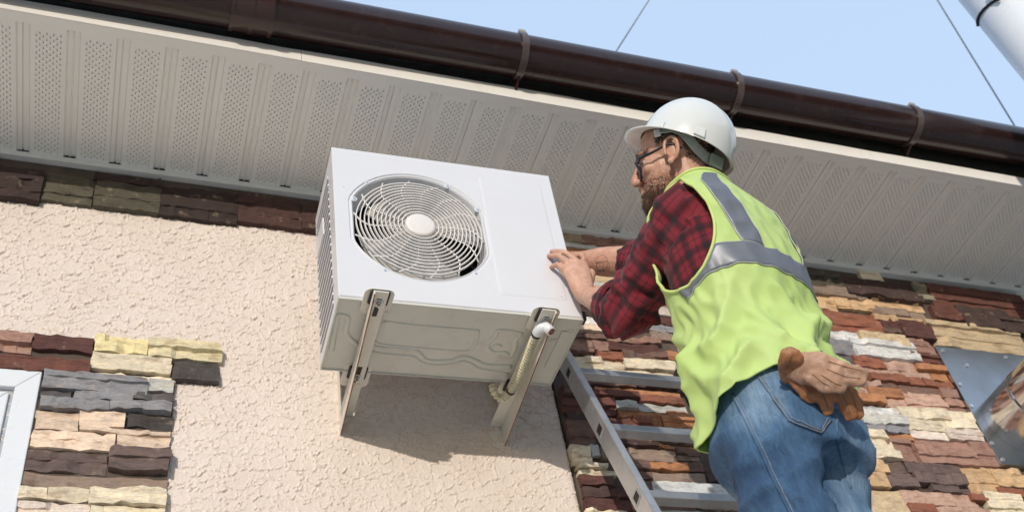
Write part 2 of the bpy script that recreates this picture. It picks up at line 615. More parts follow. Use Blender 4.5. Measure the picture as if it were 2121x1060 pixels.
R5 = [(170, 45, 85, 340, 'pe'), (150, 85, 135, 330, 'br'), (130, 135, 190, 258, 'pb'), (258, 135, 186, 340, 'pb'), (330, 128, 188, 620, 'mr'), (345, 95, 128, 620, 'pb'),
      (282, 190, 235, 420, 'ru'), (415, 188, 248, 650, 'br'), (115, 205, 265, 425, 'cr'), (422, 232, 285, 700, 'cr'), (150, 262, 296, 312, 'cy'), (312, 278, 318, 700, 'cr'),
      (175, 300, 368, 480, 'br'), (480, 325, 375, 720, 'db'), (200, 370, 402, 266, 'pw'), (268, 375, 425, 730, 'or'), (250, 402, 436, 500, 'dr'), (500, 425, 468, 740, 'ru'),
      (90, 425, 510, 250, 'dr'), (255, 437, 525, 378, 'dr'), (377, 456, 500, 760, 'gw'), (390, 497, 540, 658, 'or'), (657, 515, 545, 770, 'or'),
      (120, 512, 556, 300, 'db'), (300, 527, 586, 468, 'dr'), (469, 536, 592, 580, 'ru'), (578, 546, 600, 630, 'or'), (627, 540, 607, 815, 'or'),
      (125, 556, 690, 262, 'br'), (300, 590, 672, 560, 'br'), (560, 608, 675, 830, 'tp'), (385, 677, 705, 600, 'db'), (603, 681, 706, 830, 'or'),
      (145, 690, 790, 248, 'cr'), (247, 686, 745, 300, 'wh'), (300, 700, 760, 440, 'tp'), (170, 792, 820, 335, 'cr'), (175, 822, 855, 385, 'cr'),
      (440, 707, 778, 708, 'tp'), (702, 707, 745, 835, 'br'), (710, 746, 775, 830, 'tp'), (440, 778, 832, 556, 'br'), (558, 774, 825, 768, 'or'), (766, 780, 832, 860, 'br'),
      (495, 832, 880, 570, 'br'), (571, 829, 886, 868, 'tp'), (868, 832, 890, 960, 'db'), (190, 852, 906, 372, 'mr'), (205, 908, 970, 346, 'db'), (347, 902, 942, 500, 'db'),
      (345, 944, 976, 480, 'mr'), (215, 972, 1040, 460, 'mr'), (500, 882, 945, 573, 'br'), (573, 886, 952, 1030, 'wh'), (220, 1036, 1100, 450, 'cr'), (470, 960, 1038, 800, 'br'),
      (800, 955, 1040, 1060, 'tp'), (600, 1042, 1100, 1100, 'gw'), (90, 380, 424, 200, 'br')]
zoomed((1130, 650), 2.586, R5, clad)
nhand = len(placed)
hand = list(placed)


def hit(x0, x1, z0, z1):
    for (a, b, c, d) in hand:
        ox = min(x1, b) - max(x0, a)
        oz = min(z1, d) - max(z0, c)
        if ox > .012 and oz > .010:
            return True
    return False


z = 2.28
fam = [['ru', 'dr', 'or', 'pb'], ['cr', 'pw', 'wh', 'tn'], ['br', 'tp', 'db', 'mr'], ['pk', 'pb', 'or', 'tp'], ['gr', 'gw', 'wh', 'dg']]
PLATE = (3.50, 4.32, 2.955, 3.565)
while z < 3.975:
    h = min(float(srng.choice([.03, .038, .045, .055])), 3.98 - z)
    x = XS + .006
    fm = fam[int(srng.integers(len(fam)))]
    while x < 4.75:
        wd = float(srng.uniform(.10, .26))
        if srng.random() < .3:
            fm = fam[int(srng.integers(len(fam)))]
        x1 = min(x + wd, 4.75)
        c = fm[int(srng.integers(len(fm)))]
        inplate = x1 > PLATE[0] and z + h > PLATE[2] and x < PLATE[1] and z < PLATE[3]
        if not inplate:
            if not hit(x, x1, z, z + h):
                add_stone(x, x1, z, z + h, c, clad, srng.uniform(.012, .022))
            else:                      # fill the small gaps left between the larger pieces
                n = max(1, int(wd / .05))
                for k in range(n):
                    xa, xb = x + (x1 - x) * k / n, x + (x1 - x) * (k + 1) / n
                    if not hit(xa, xb, z, z + h) and len(placed) < 292:
                        add_stone(xa, xb, z, z + h, c, clad, srng.uniform(.010, .016))
        x = x1
    z += h

strip = MB().box((-.9, YW - .010, 3.795), (XS + .003, YW + .0115, 3.985)).obj('stone_frieze', M['mortar'], house)  # frieze stones are coloured darker to stand for the eave's shadow
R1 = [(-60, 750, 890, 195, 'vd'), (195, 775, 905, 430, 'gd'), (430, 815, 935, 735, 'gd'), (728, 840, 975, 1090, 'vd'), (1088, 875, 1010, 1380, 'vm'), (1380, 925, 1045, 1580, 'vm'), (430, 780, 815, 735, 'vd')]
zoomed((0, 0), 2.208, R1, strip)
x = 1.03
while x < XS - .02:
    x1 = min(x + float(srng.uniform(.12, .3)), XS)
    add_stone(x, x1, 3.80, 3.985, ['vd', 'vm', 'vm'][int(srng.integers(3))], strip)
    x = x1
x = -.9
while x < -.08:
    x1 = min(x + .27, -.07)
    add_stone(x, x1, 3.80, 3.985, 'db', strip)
    x = x1

sur = MB().box((.19, YW - .0135, 1.2), (.545, YW + .0113, 3.085)).box((-1.45, YW - .0135, 3.0855), (.655, YW + .0113, 3.205)).box((-1.45, YW - .0135, 3.0662), (.1885, YW + .0113, 3.0853)).obj('window_surround', M['mortar'], house)
R7 = [(-60, 95, 205, 172, 'pb'), (172, 118, 205, 490, 'mr'), (-60, 205, 300, 475, 'dr'), (495, 117, 212, 772, 'ye'), (772, 150, 240, 1160, 'cy'), (476, 212, 308, 898, 'cr'),
      (898, 250, 362, 1150, 'ch'), (222, 298, 318, 358, 'ta'), (356, 305, 350, 918, 'cr'), (222, 318, 412, 772, 'gr'), (774, 352, 422, 915, 'gw'), (212, 412, 452, 380, 'dg'),
      (380, 420, 468, 700, 'gr'), (205, 452, 510, 570, 'gr'), (570, 468, 520, 905, 'gr'), (700, 425, 470, 908, 'dg'), (180, 512, 615, 415, 'pe'), (416, 517, 600, 662, 'pe'),
      (664, 530, 604, 904, 'ch'), (415, 602, 632, 898, 'pe'), (160, 618, 716, 604, 'pe'), (606, 632, 724, 895, 'pe'), (128, 720, 832, 565, 'dt'), (566, 716, 838, 888, 'dt'),
      (115, 834, 914, 880, 'tp'), (95, 916, 985, 248, 'cr'), (248, 918, 986, 465, 'cr'), (466, 910, 1010, 874, 'cr'), (82, 986, 1080, 468, 'pw'), (470, 1012, 1080, 870, 'cr'), (78, 1080, 1200, 868, 'tp')]
zoomed((0, 640), 2.524, R7, sur)
z = 2.55
while z > 1.3:
    x = .19
    while x < .54:
        x1 = min(x + float(srng.uniform(.14, .3)), .55)
        add_stone(x, x1, z - .07, z, ['tp', 'cr', 'dt', 'pe'][int(srng.integers(4))], sur)
        x = x1
    z -= .07
x = -1.45
while x < .0:
    x1 = min(x + .3, .0)
    add_stone(x, x1, 3.085, 3.215, ['dr', 'pb', 'ta', 'mr'][int(srng.integers(4))], sur)
    x = x1

# ---- window (its upper right corner shows)
win = MB()
XA, XB, ZA, ZB = -1.25, .186, 1.35, 3.064


def frame(mb, x0, x1, z0, z1, wd, y0, y1):
    o = [(x0, z0), (x1, z0), (x1, z1), (x0, z1)]
    i = [(x0 + wd, z0 + wd), (x1 - wd, z0 + wd), (x1 - wd, z1 - wd), (x0 + wd, z1 - wd)]
    for k in range(4):
        l = (k + 1) % 4
        a, b, c, d = o[k], o[l], i[l], i[k]
        mb.hexa([(a[0], y0, a[1]), (b[0], y0, b[1]), (b[0], y1, b[1]), (a[0], y1, a[1]), (d[0], y0, d[1]), (c[0], y0, c[1]), (c[0], y1, c[1]), (d[0], y1, d[1])])


frame(win, XA, XB, ZA, ZB, .062, .005, .06)
winf = win.obj('window', M['pvc'], house, bevel=.003)
gk = MB()
frame(gk, XA + .0621, XB - .0621, ZA + .0621, ZB - .0621, .012, .022, .058)
gk.obj('gasket', M['gasket'], winf)
sa = MB()
frame(sa, XA + .0742, XB - .0742, ZA + .0742, ZB - .0742, .075, .012, .056)
sa.obj('sash', M['pvc'], winf, bevel=.004)
MB().box((XA + .149, .034, ZA + .149), (XB - .149, .040, ZB - .149)).obj('pane', M['glass'], winf)

# ---- soffit
PIT = .145
YO = -.507


def soffit_panel_mesh(kind):
    b = MB()
    wflat = .103
    # perforated flat face: a grid whose slot cells are pushed up
    ncol = 8
    xs = [0, .012]
    hx, gx = .0042, .0058
    x = .012
    for c in range(ncol):
        xs += [x + gx * .5, x + gx * .5 + hx]
        x += gx + hx
    xs += [wflat]
    xs = sorted(set(round(q, 5) for q in xs))
    hy, gy = .0105, .0105
    ys = [0]
    y = -.012
    ys.append(y)
    rows = []
    while y - hy > YO + .012:
        ys.append(y - hy)
        rows.append(len(ys) - 2)
        y -= hy
    ys.append(YO - .012)
    V = {}
    vv, ff = [], []

    def vid(i, j, up=False):
        k = (i, j, up)
        if k not in V:
            V[k] = len(vv)
            vv.append((xs[i], ys[j], .0045 if up else 0))
        return V[k]
    cells = {}
    for i in range(len(xs) - 1):
        for j in range(len(ys) - 1):
            hole = False
            if (i - 2) % 2 == 0 and 2 <= i < 2 + 2 * ncol and j in rows:
                c = (i - 2) // 2
                hole = (j + c) % 2 == 0
            if hole:
                q = [(i, j), (i + 1, j), (i + 1, j + 1), (i, j + 1)]
                own = {}
                for p in q:
                    own[p] = len(vv)
                    vv.append((xs[p[0]], ys[p[1]], .0052))
                ff.append(tuple(own[p] for p in q))
                for k in range(4):
                    p, r = q[k], q[(k + 1) % 4]
                    ff.append((vid(*p), vid(*r), own[r], own[p]))
            else:
                ff.append((vid(i, j), vid(i + 1, j), vid(i + 1, j + 1), vid(i, j + 1)))
    b.add(vv, ff)
    y0, y1 = 0, YO - .012
    if kind == 0:
        prof = [(wflat, 0), (wflat + .006, .013), (wflat + .016, .013), (wflat + .0205, .006), (wflat + .025, .013), (PIT - .005, .013), (PIT, 0)]
    else:
        prof = [(wflat, 0), (wflat + .005, .010), (wflat + .017, .010), (wflat + .0178, .016), (wflat + .0222, .016), (wflat + .0225, .010), (PIT - .005, .010), (PIT, 0)]
    for (xa, za), (xb, zb) in zip(prof[:-1], prof[1:]):
        b.add([(xa, y0, za), (xb, y0, zb), (xb, y1, zb), (xa, y1, za)], [(0, 1, 2, 3)])
    me = bpy.data.meshes.new('soffit_panel')
    me.from_pydata(b.v, [], b.f)
    me.materials.append(M['vinyl'])
    return me


sof = MB().box((XW0, 0.0005, 3.976), (XW1, YW - .0003, 4.0)).box((XW0, -.003, 3.976), (XW1, .0, 3.9995)).box((XW0, -.06, 4.03), (XW1, -.0, 4.034))
sof = sof.obj('soffit', M['vinyl'], house)
sm = [soffit_panel_mesh(0), soffit_panel_mesh(1)]
# the middle of groove k stands at x = .145 k
for k in range(-6, 34):
    o = bpy.data.objects.new('soffit_panel', sm[k % 2])
    COL.objects.link(o)
    o.parent = sof
    o.location = (PIT * k + .021, 0, 4.0)
MB().box((XW0, -.525, 4.045), (XW1, -.505, 4.222)).obj('eave_board', M['shadeboard'], house)
MB().box((XW0, -.541, 3.9965), (XW1, -.507, 3.9995)).obj('soffit_trim', M['vinyl'], house)
for n, (xa, xb, dz) in enumerate(((XW0, .835, 0), (.8365, 3.02, -.002), (3.0215, XW1, .001))):
    fb = MB()
    xs_ = np.linspace(xa, xb, int((xb - xa) / .03) + 2)
    rg_ = []
    for x in xs_:
        top = 4.058 + .006 * mn.noise(Vector((x * 2.1, 0, 0))) + .0035 * mn.noise(Vector((x * 7, 3, 0)))
        rg_.append([(x, -.5465, 3.9945 + dz), (x, -.5415, 3.9945 + dz), (x, -.5415, top - .002), (x, -.5275, top + .004), (x, -.5275, top + .007), (x, -.5445, top + .001), (x, -.5465, top - .003)])
    fb.loft(rg_).obj('fascia_trim', M['fascia'], house)
rf = MB()
rf.hexa([(XW0, -.56, 4.225), (XW1, -.56, 4.225), (XW1, 4.2, 5.9), (XW0, 4.2, 5.9), (XW0, -.56, 4.26), (XW1, -.56, 4.26), (XW1, 4.2, 5.95), (XW0, 4.2, 5.95)])
rf.obj('roof', M['roof'], house)

# ------------------------------------------------------------------ gutter
GY, GR = -.622, .079
gz = lambda x: 4.137 + .0150 * (x - 1.45)
gut = thing('rain_gutter', 'dark brown half-round rain gutter running along the eave', 'gutter', (2.1, GY, gz(2.1)))


def trough(x0, x1, r, t, lip=True):
    b = MB()
    rings = []
    N = 28
    up = .62                                   # the front wall curls up and inwards past the middle
    ang = [math.pi - up + (math.pi + up) * k / N for k in range(N + 1)]
    for x in np.linspace(x0, x1, max(2, int((x1 - x0) / .5) + 1)):
        z0 = gz(x)
        ring = [(x, GY + r * math.cos(a), z0 + r * math.sin(a)) for a in ang]
        if lip:
            ring += [(x, GY + r, z0 + .030), (x, GY + r - t, z0 + .030)]
        ring += [(x, GY + (r - t) * math.cos(a), z0 + (r - t) * math.sin(a)) for a in ang[::-1]]
        rings.append(ring)
    return b.loft(rings)


for xa, xb in ((XW0, .665), (.667, XW1)):
    autosmooth(trough(xa, xb, GR, .004).obj('trough', M['brown'], gut), 50)
cp = autosmooth(trough(.60, .735, GR + .0055, .0045, False).obj('coupling', M['brown2'], gut), 50)
for xx in (.603, .663, .724):
    autosmooth(trough(xx - .006, xx + .006, GR + .0095, .004, False).obj('coupling_rib', M['brown2'], cp), 50)
for xx in (-1.1, -.25, 1.585, 2.44, 3.26, 4.05, 4.9):
    hk = autosmooth(trough(xx - .0125, xx + .0125, GR + .0072, .007, False).obj('hanger', M['strapgrey'], gut), 50)
    zc = gz(xx)
    fin = MB()
    fin.hexa([(xx - .004, GY + .02, zc - GR - .001), (xx + .004, GY + .02, zc - GR - .001), (xx + .004, -.548, zc - .10), (xx - .004, -.548, zc - .10),
              (xx - .004, GY + .06, zc - GR + .03), (xx + .004, GY + .06, zc - GR + .03), (xx + .004, -.548, zc - .01), (xx - .004, -.548, zc - .01)])
    fin.obj('hanger_fin', M['brown2'], hk)
    MB().box((xx - .0135, GY - GR * .82 - .012, zc + .040), (xx + .0135, GY - GR * .82 + .012, zc + .056)).obj('hanger_clip', M['clip'], hk, bevel=.003)

# ------------------------------------------------------------------ flue
FX, FZ, FR = 3.69, 3.165, .138
flue = thing('flue_pipe', 'shiny stainless steel flue pipe leaving the stone wall and rising past the eave', 'flue pipe', (FX, YW, FZ))
MB().box((PLATE[0] + .008, -.004, PLATE[2] + .01), (PLATE[1], YW - .005, PLATE[3] - .01)).obj('wall_plate', M['plate'], flue, bevel=.001)
pts = [(FX, -.005, FZ), (FX, -.28, FZ), (FX, -.60, FZ)]
autosmooth(MB().tube([(FX, y, FZ) for y in np.linspace(-.0045, -.84, 8)], FR, 48, cap=False).obj('stub_pipe', M['mirror'], flue), 60)
cl = MB().tube([(FX, -.155, FZ), (FX, -.160, FZ), (FX, -.168, FZ), (FX, -.173, FZ)], [FR + .0005, FR + .004, FR + .004, FR + .0005], 48, cap=False)
autosmooth(cl.obj('collar', M['mirror'], flue), 60)
el = [(FX, -.84 - .2 * math.sin(a), FZ + .2 * (1 - math.cos(a))) for a in np.linspace(0, math.pi / 2, 10)]
autosmooth(MB().tube(el, FR + .0015, 48, cap=False).obj('elbow', M['mirror'], flue), 60)
autosmooth(MB().tube([(FX, -1.04, FZ + .2), (FX, -1.04, 4.4), (FX, -1.04, 6.4)], FR, 48).obj('stack', M['pvc'], flue), 60)
for xx, zz in ((3.535, 3.53), (3.62, 3.46), (3.86, 3.53), (3.525, 3.35), (3.522, 3.24), (3.52, 3.06), (3.53, 2.985), (4.1, 3.5)):
    MB().disc((xx, -.0035, zz), (0, -1, 0), .009, .006, 14).obj('rivet', M['screw'], flue, smooth=False)
ck = MB().tube([(FX + (FR + .004) * math.cos(a), -1.04 + (FR + .004) * math.sin(a), 4.50 + .06 * math.sin(a)) for a in np.linspace(math.pi * .7, math.pi * 1.5, 14)], .006, 8)
ck.tube([(FX - FR - .012, -1.07, 4.535), (FX - FR - .02, -1.09, 4.50), (FX - FR - .005, -1.09, 4.46)], .007, 8)
ck.obj('wire_clamp', M['rubber'], flue, smooth=True)
for a, b, lab in (((1352, -12), (1278, 104), 'thin pale wire rising from the gutter between the air conditioner and the hard hat'),
                  ((1926, -25), (2112, 278), 'thin pale wire in the sky beside the white flue stack')):
    p, q = CC + ray(*a) * 6.2, CC + ray(*b) * 6.2
    d = q - p
    t = MB().tube([p - d * 2.0, q + d * .2], .0045, 8).obj('guy_wire', M['wire'], None, smooth=True)
    tag(t, lab, 'wire', 'wires in the sky')

# ------------------------------------------------------------------ air conditioner
AW, AH, AD = .711, .618, .312
yaw, pit = math.radians(1.2), math.radians(2)
ex = Vector((math.cos(yaw), -math.sin(yaw), 0))
ez = Vector((0, -math.sin(pit), math.cos(pit)))
ez = (ez - ex * ez.dot(ex)).normalized()
ey = ez.cross(ex)
P0 = Vector((.9265, -.49, 2.992))
ACM = Matrix(((ex.x, ey.x, ez.x, P0.x), (ex.y, ey.y, ez.y, P0.y), (ex.z, ey.z, ez.z, P0.z), (0, 0, 0, 1)))
ac = thing('air_conditioner', 'white outdoor air conditioner unit with round fan grille on rusty wall brackets', 'air conditioner')
ac.matrix_world = ACM
ACI = ACM.inverted()


def acbottom(u, v, off=0.0):
    d = Vector(ray(u, v))
    n = ez
    p = P0 + ez * off
    t = n.dot(p - Vector(CC)) / n.dot(d)
    return ACI @ (Vector(CC) + d * t)


def A(mb, name, mat, parent=ac, **k):
    return mb.obj(name, M[mat], parent, world=False, **k)


FCX, FCZ, FO, FLAT = .252, .309, .2215, .205


def opening(r, flat, n=72, y=0, grow=0):
    out = []
    for k in range(n):
        a = 2 * math.pi * k / n
        x, z_ = r * math.cos(a), r * math.sin(a)
        x = max(-flat, min(flat, x))
        out.append((FCX + x, y, FCZ + z_))
    return out


def square_ring(n=72, x0=0, x1=AW, z0=0, z1=AH):
    out = []
    for k in range(n):
        a = 2 * math.pi * k / n
        c, s_ = math.cos(a), math.sin(a)
        tx = ((x1 - FCX) / c if c > 0 else (x0 - FCX) / c) if abs(c) > 1e-9 else 1e9
        tz = ((z1 - FCZ) / s_ if s_ > 0 else (z0 - FCZ) / s_) if abs(s_) > 1e-9 else 1e9
        t = min(tx, tz)
        out.append([FCX + c * t, 0, FCZ + s_ * t])
    for cx_, cz_ in ((x0, z0), (x1, z0), (x1, z1), (x0, z1)):
        j = min(range(n), key=lambda q: (out[q][0] - cx_) ** 2 + (out[q][2] - cz_) ** 2)
        out[j] = [cx_, 0, cz_]
    return [tuple(p) for p in out]


fp = MB()
E_ = .004
sq = square_ring(72, E_, AW - E_, E_, AH - E_)
sq2 = [(0 if p[0] < E_ + 1e-6 else AW if p[0] > AW - E_ - 1e-6 else p[0], E_, 0 if p[2] < E_ + 1e-6 else AH if p[2] > AH - E_ - 1e-6 else p[2]) for p in sq]
sq3 = [(p[0], .05, p[2]) for p in sq2]
fp.loft([sq3, sq2, sq, opening(FO + .006, FLAT + .006, y=0), opening(FO + .003, FLAT + .003, y=.004), opening(FO, FLAT, y=.004), opening(FO - .004, FLAT - .004, y=.001),
         opening(FO - .008, FLAT - .008, y=.006), opening(FO - .012, FLAT - .010, y=.030), opening(.199, .199, y=.075)], cap=False)
front = autosmooth(A(fp, 'front_panel', 'acwhite'), 25)
# back shell: top, right side, rear
sh = MB()
sh.box((0.0008, .0501, AH - .0015), (AW - .0008, AD, AH - .0003))
sh.box((AW - .0015, .0501, .0015), (AW - .0003, AD, AH - .002))
sh.box((.10, AD - .0015, .0015), (AW - .002, AD, AH - .002))
A(sh, 'casing', 'acwhite', bevel=.0005)
# left side: frame with slats over the coil
sd = MB()
sd.box((.0004, .0502, .002), (.002, .075, AH - .002))
sd.box((.0004, AD - .02, .002), (.002, AD, AH - .002))
sd.box((.0004, .0752, .002), (.002, AD - .0202, .03))
sd.box((.0004, .0752, AH - .05), (.002, AD - .0202, AH - .002))
side = A(sd, 'side_frame', 'acwhite', bevel=.0005)
ns = 17
for k in range(ns):
    zc = .045 + (AH - .105) * k / (ns - 1)
    A(MB().box((-.002, .0753, zc - .0045), (.004, AD - .0203, zc + .0045)), 'slat', 'acwhite', side)
for zz in (.10, .49):
    A(MB().disc((.0006, .063, zz), (-1, 0, 0), .006, .004, 12), 'screw', 'screw', side)
A(MB().box((-.006, .16, .40), (.0015, .27, .47)), 'side_handle', 'acwhite', side, bevel=.006)
A(MB().box((.004, .225, .012), (AW - .01, .262, AH - .01)).box((.0055, .08, .012), (.012, .22, AH - .01)), 'condenser_coil', 'dark')
# access cover on the right of the front
cv = MB()
x0, x1, z0, z1 = .462, .672, .060, .565
cvb = [(x0, z0), (x1, z0), (x1, z1), (x0, z1)]


def rrect(x0, x1, z0, z1, r, y, n=5):
    out = []
    for (cx_, cz_, a0) in ((x1 - r, z0 + r, -90), (x1 - r, z1 - r, 0), (x0 + r, z1 - r, 90), (x0 + r, z0 + r, 180)):
        for k in range(n):
            a = math.radians(a0 + 90 * k / (n - 1))
            out.append((cx_ + r * math.cos(a), y, cz_ + r * math.sin(a)))
    return out


cv.loft([rrect(x0, x1, z0, z1, .012, .0003), rrect(x0 + .003, x1 - .003, z0 + .003, z1 - .003, .010, -.0009), rrect(x0 + .008, x1 - .008, z0 + .008, z1 - .008, .009, -.0011)])
autosmooth(A(cv, 'access_cover', 'acwhite'), 50)
# fan and grille
fan = MB()
for a0, span in ((112, 82), (38, 72), (262, 128)):
    a0 = math.radians(a0)
    nA, nR = 12, 7
    top, bot = [], []
    for i in range(nA + 1):
        for j in range(nR + 1):
            r = .04 + (.182 - .04) * j / nR
            q = i / nA
            sweep = math.radians(span - 14 * (1 - j / nR)) * (q - .5) + .15 * (j / nR)
            a = a0 - sweep
            y = .072 - .034 * q + .006 * (1 - j / nR)
            top.append((FCX + r * math.cos(a), y, FCZ + r * math.sin(a)))
            bot.append((FCX + r * math.cos(a), y + .003, FCZ + r * math.sin(a)))
    W = nR + 1
    o = len(fan.v)
    fan.v += top + bot
    H = len(top)
    for i in range(nA):
        for j in range(nR):
            a = o + i * W + j
            fan.f += [(a, a + 1, a + W + 1, a + W), (a + H, a + H + W, a + H + W + 1, a + H + 1)]
    for i in range(nA):
        a = o + i * W + nR
        fan.f.append((a, a + H, a + H + W, a + W))
fanb = A(fan, 'fan', 'fan', smooth=True)
A(MB().disc((FCX, .09, FCZ), (0, -1, 0), .05, .06, 28), 'fan_hub', 'fan', fanb)
A(MB().box((.30, .16, .05), (.36, .17, .55)), 'motor_bracket', 'steel', fanb)
gp = bpy.data.objects.new('grille', None)
grl = MB()
hub = [(FCX + .045 * math.cos(a), FCZ + .045 * math.sin(a)) for a in np.linspace(0, 2 * math.pi, 40, endpoint=False)]
hring = lambda r, y: [(FCX + r * math.cos(a), y, FCZ + r * math.sin(a)) for a in np.linspace(0, 2 * math.pi, 40, endpoint=False)]
grl.loft([hring(.046, .016), hring(.046, -.004), hring(.043, -.008), hring(.037, -.0095), hring(.001, -.0098)])
grille = autosmooth(A(grl, 'fan_grille', 'grille'), 45)
for k in range(12):
    r = .055 + (.190 - .055) * k / 11
    dome = -.004 + .010 * (r / .19) ** 2
    pts = [(FCX + r * math.cos(a), dome, FCZ + r * math.sin(a)) for a in np.linspace(0, 2 * math.pi, 64, endpoint=False)]
    ring = []
    for rr, y in ((r - .0015, dome - .002), (r + .0015, dome - .002), (r + .0015, dome + .0055), (r - .0015, dome + .0055)):
        ring.append([(FCX + rr * math.cos(a), y, FCZ + rr * math.sin(a)) for a in np.linspace(0, 2 * math.pi, 72, endpoint=False)])
    A(MB().loft(ring, closed=True), 'ring', 'grille', grille, smooth=False)
for k in range(14):
    a = 2 * math.pi * k / 14 + .10
    P = []
    for r, tw in ((.044, 0), (.10, .0), (.142, .0), (.158, -.035), (.178, -.12), (.203, -.26)):
        b = a + tw
        x_, z_ = r * math.cos(b), r * math.sin(b)
        lim = FLAT - .010
        if abs(x_) > lim:
            x_ = math.copysign(lim, x_)
        P.append((FCX + x_, .004 + .004 * (r / .19) ** 2, FCZ + z_))
    A(MB().tube(P, .0025, 6), 'spoke', 'grille', grille, smooth=True)
for sx, sz in ((-.150, .166), (.103, .194), (.189, .103), (-.192, .086), (-.118, -.196), (.150, -.172)):
    tab = A(MB().disc((FCX + sx, .008, FCZ + sz), (0, -1, 0), .010, .007, 16), 'lug', 'acwhite', grille)
    A(MB().disc((FCX + sx, .001, FCZ + sz), (0, -1, 0), .0045, .003, 12), 'screw', 'screw', grille)
for sx, sz in ((.112, .012), (.611, .012)):
    A(MB().disc((sx, .0004, sz), (0, -1, 0), .0055, .003, 14), 'screw', 'screw', front)
for sx, sz in ((.60, .085), (.03, .44), (.655, .075)):
    A(MB().disc((sx, .0004, sz), (0, -1, 0), .0022, .0015, 10), 'screw', 'screw', front)
# bottom pan with its pressed beads
pan = MB()
r0 = [(x, y, z_) for x, y, z_ in ((.002, .004, .0), (AW - .002, .004, .0), (AW - .002, AD, .0), (.002, AD, .0))]
ins = lambda d, z_: [(.002 + d, .004 + d, z_), (AW - .002 - d, .004 + d, z_), (AW - .002 - d, AD - d, z_), (.002 + d, AD - d, z_)]
pan.loft([ins(-.001, .03), ins(-.0012, -.006), ins(.003, -.007), ins(.004, -.002), ins(.10, -.002)], cap=True)
panob = A(pan, 'bottom_pan', 'acpan')


def bead(pts, r=.006, name='pressed_bead', close=False, sq_=.55):
    P = [acbottom(640 + x / 2.79, 580 + y / 2.79) for x, y in pts]
    P = [Vector((p.x, p.y, -.0015)) for p in P]
    Q = []
    n = len(P)
    for i in range(n if close else n - 1):
        a, b, c, d = P[(i - 1) % n] if (close or i) else P[0], P[i], P[(i + 1) % n], P[(i + 2) % n] if (close or i < n - 2) else P[(i + 1) % n]
        for k in range(5):
            t = k / 5
            Q.append(.5 * ((2 * b) + (c - a) * t + (2 * a - 5 * b + 4 * c - d) * t * t + (3 * b - a - 3 * c + d) * t ** 3))
    if not close:
        Q.append(P[-1])
    mb = MB().tube(Q, r, 8, closed=close, up=(0, 0, 1))
    mb.v = [(x, y, -.0015 + (z_ + .0015) * sq_) for x, y, z_ in mb.v]
    return A(mb, name, 'acpan', panob, smooth=True)


bead([(130, 400), (165, 215), (195, 200), (225, 220), (215, 300), (270, 360), (350, 410), (480, 430), (590, 440), (640, 470), (720, 490), (820, 485), (880, 468), (930, 480), (985, 510), (1150, 540)], .0085)
bead([(360, 360), (400, 388), (600, 400), (680, 460), (820, 462), (890, 440), (960, 462), (1020, 488), (1170, 495)], .010)
bead([(380, 350), (430, 370), (700, 395), (900, 408), (950, 380), (975, 300), (940, 285), (650, 262), (430, 235)], .006)
bead([(1030, 370), (1075, 320), (1090, 290), (1150, 290), (1200, 300), (1225, 310), (1195, 340), (1190, 390), (1160, 440), (1130, 415), (1060, 412)], .008, close=True)
bead([(1060, 380), (1085, 370), (1110, 382)], .007)
bead([(1395, 345), (1480, 330), (1500, 290), (1530, 290)], .006)
rs = MB()
a_, b_ = acbottom(640 + 1490 / 2.79, 580 + 290 / 2.79), acbottom(640 + 1400 / 2.79, 580 + 500 / 2.79)
rs.box((a_.x - .016, a_.y, -.006), (a_.x + .014, b_.y, -.002))
A(rs, 'pan_rib', 'acpan', panob, bevel=.002)
A(MB().box((AW - .002, .002, -.002), (AW + .010, .03, .030)), 'corner_cap', 'rubber', ac, bevel=.003)

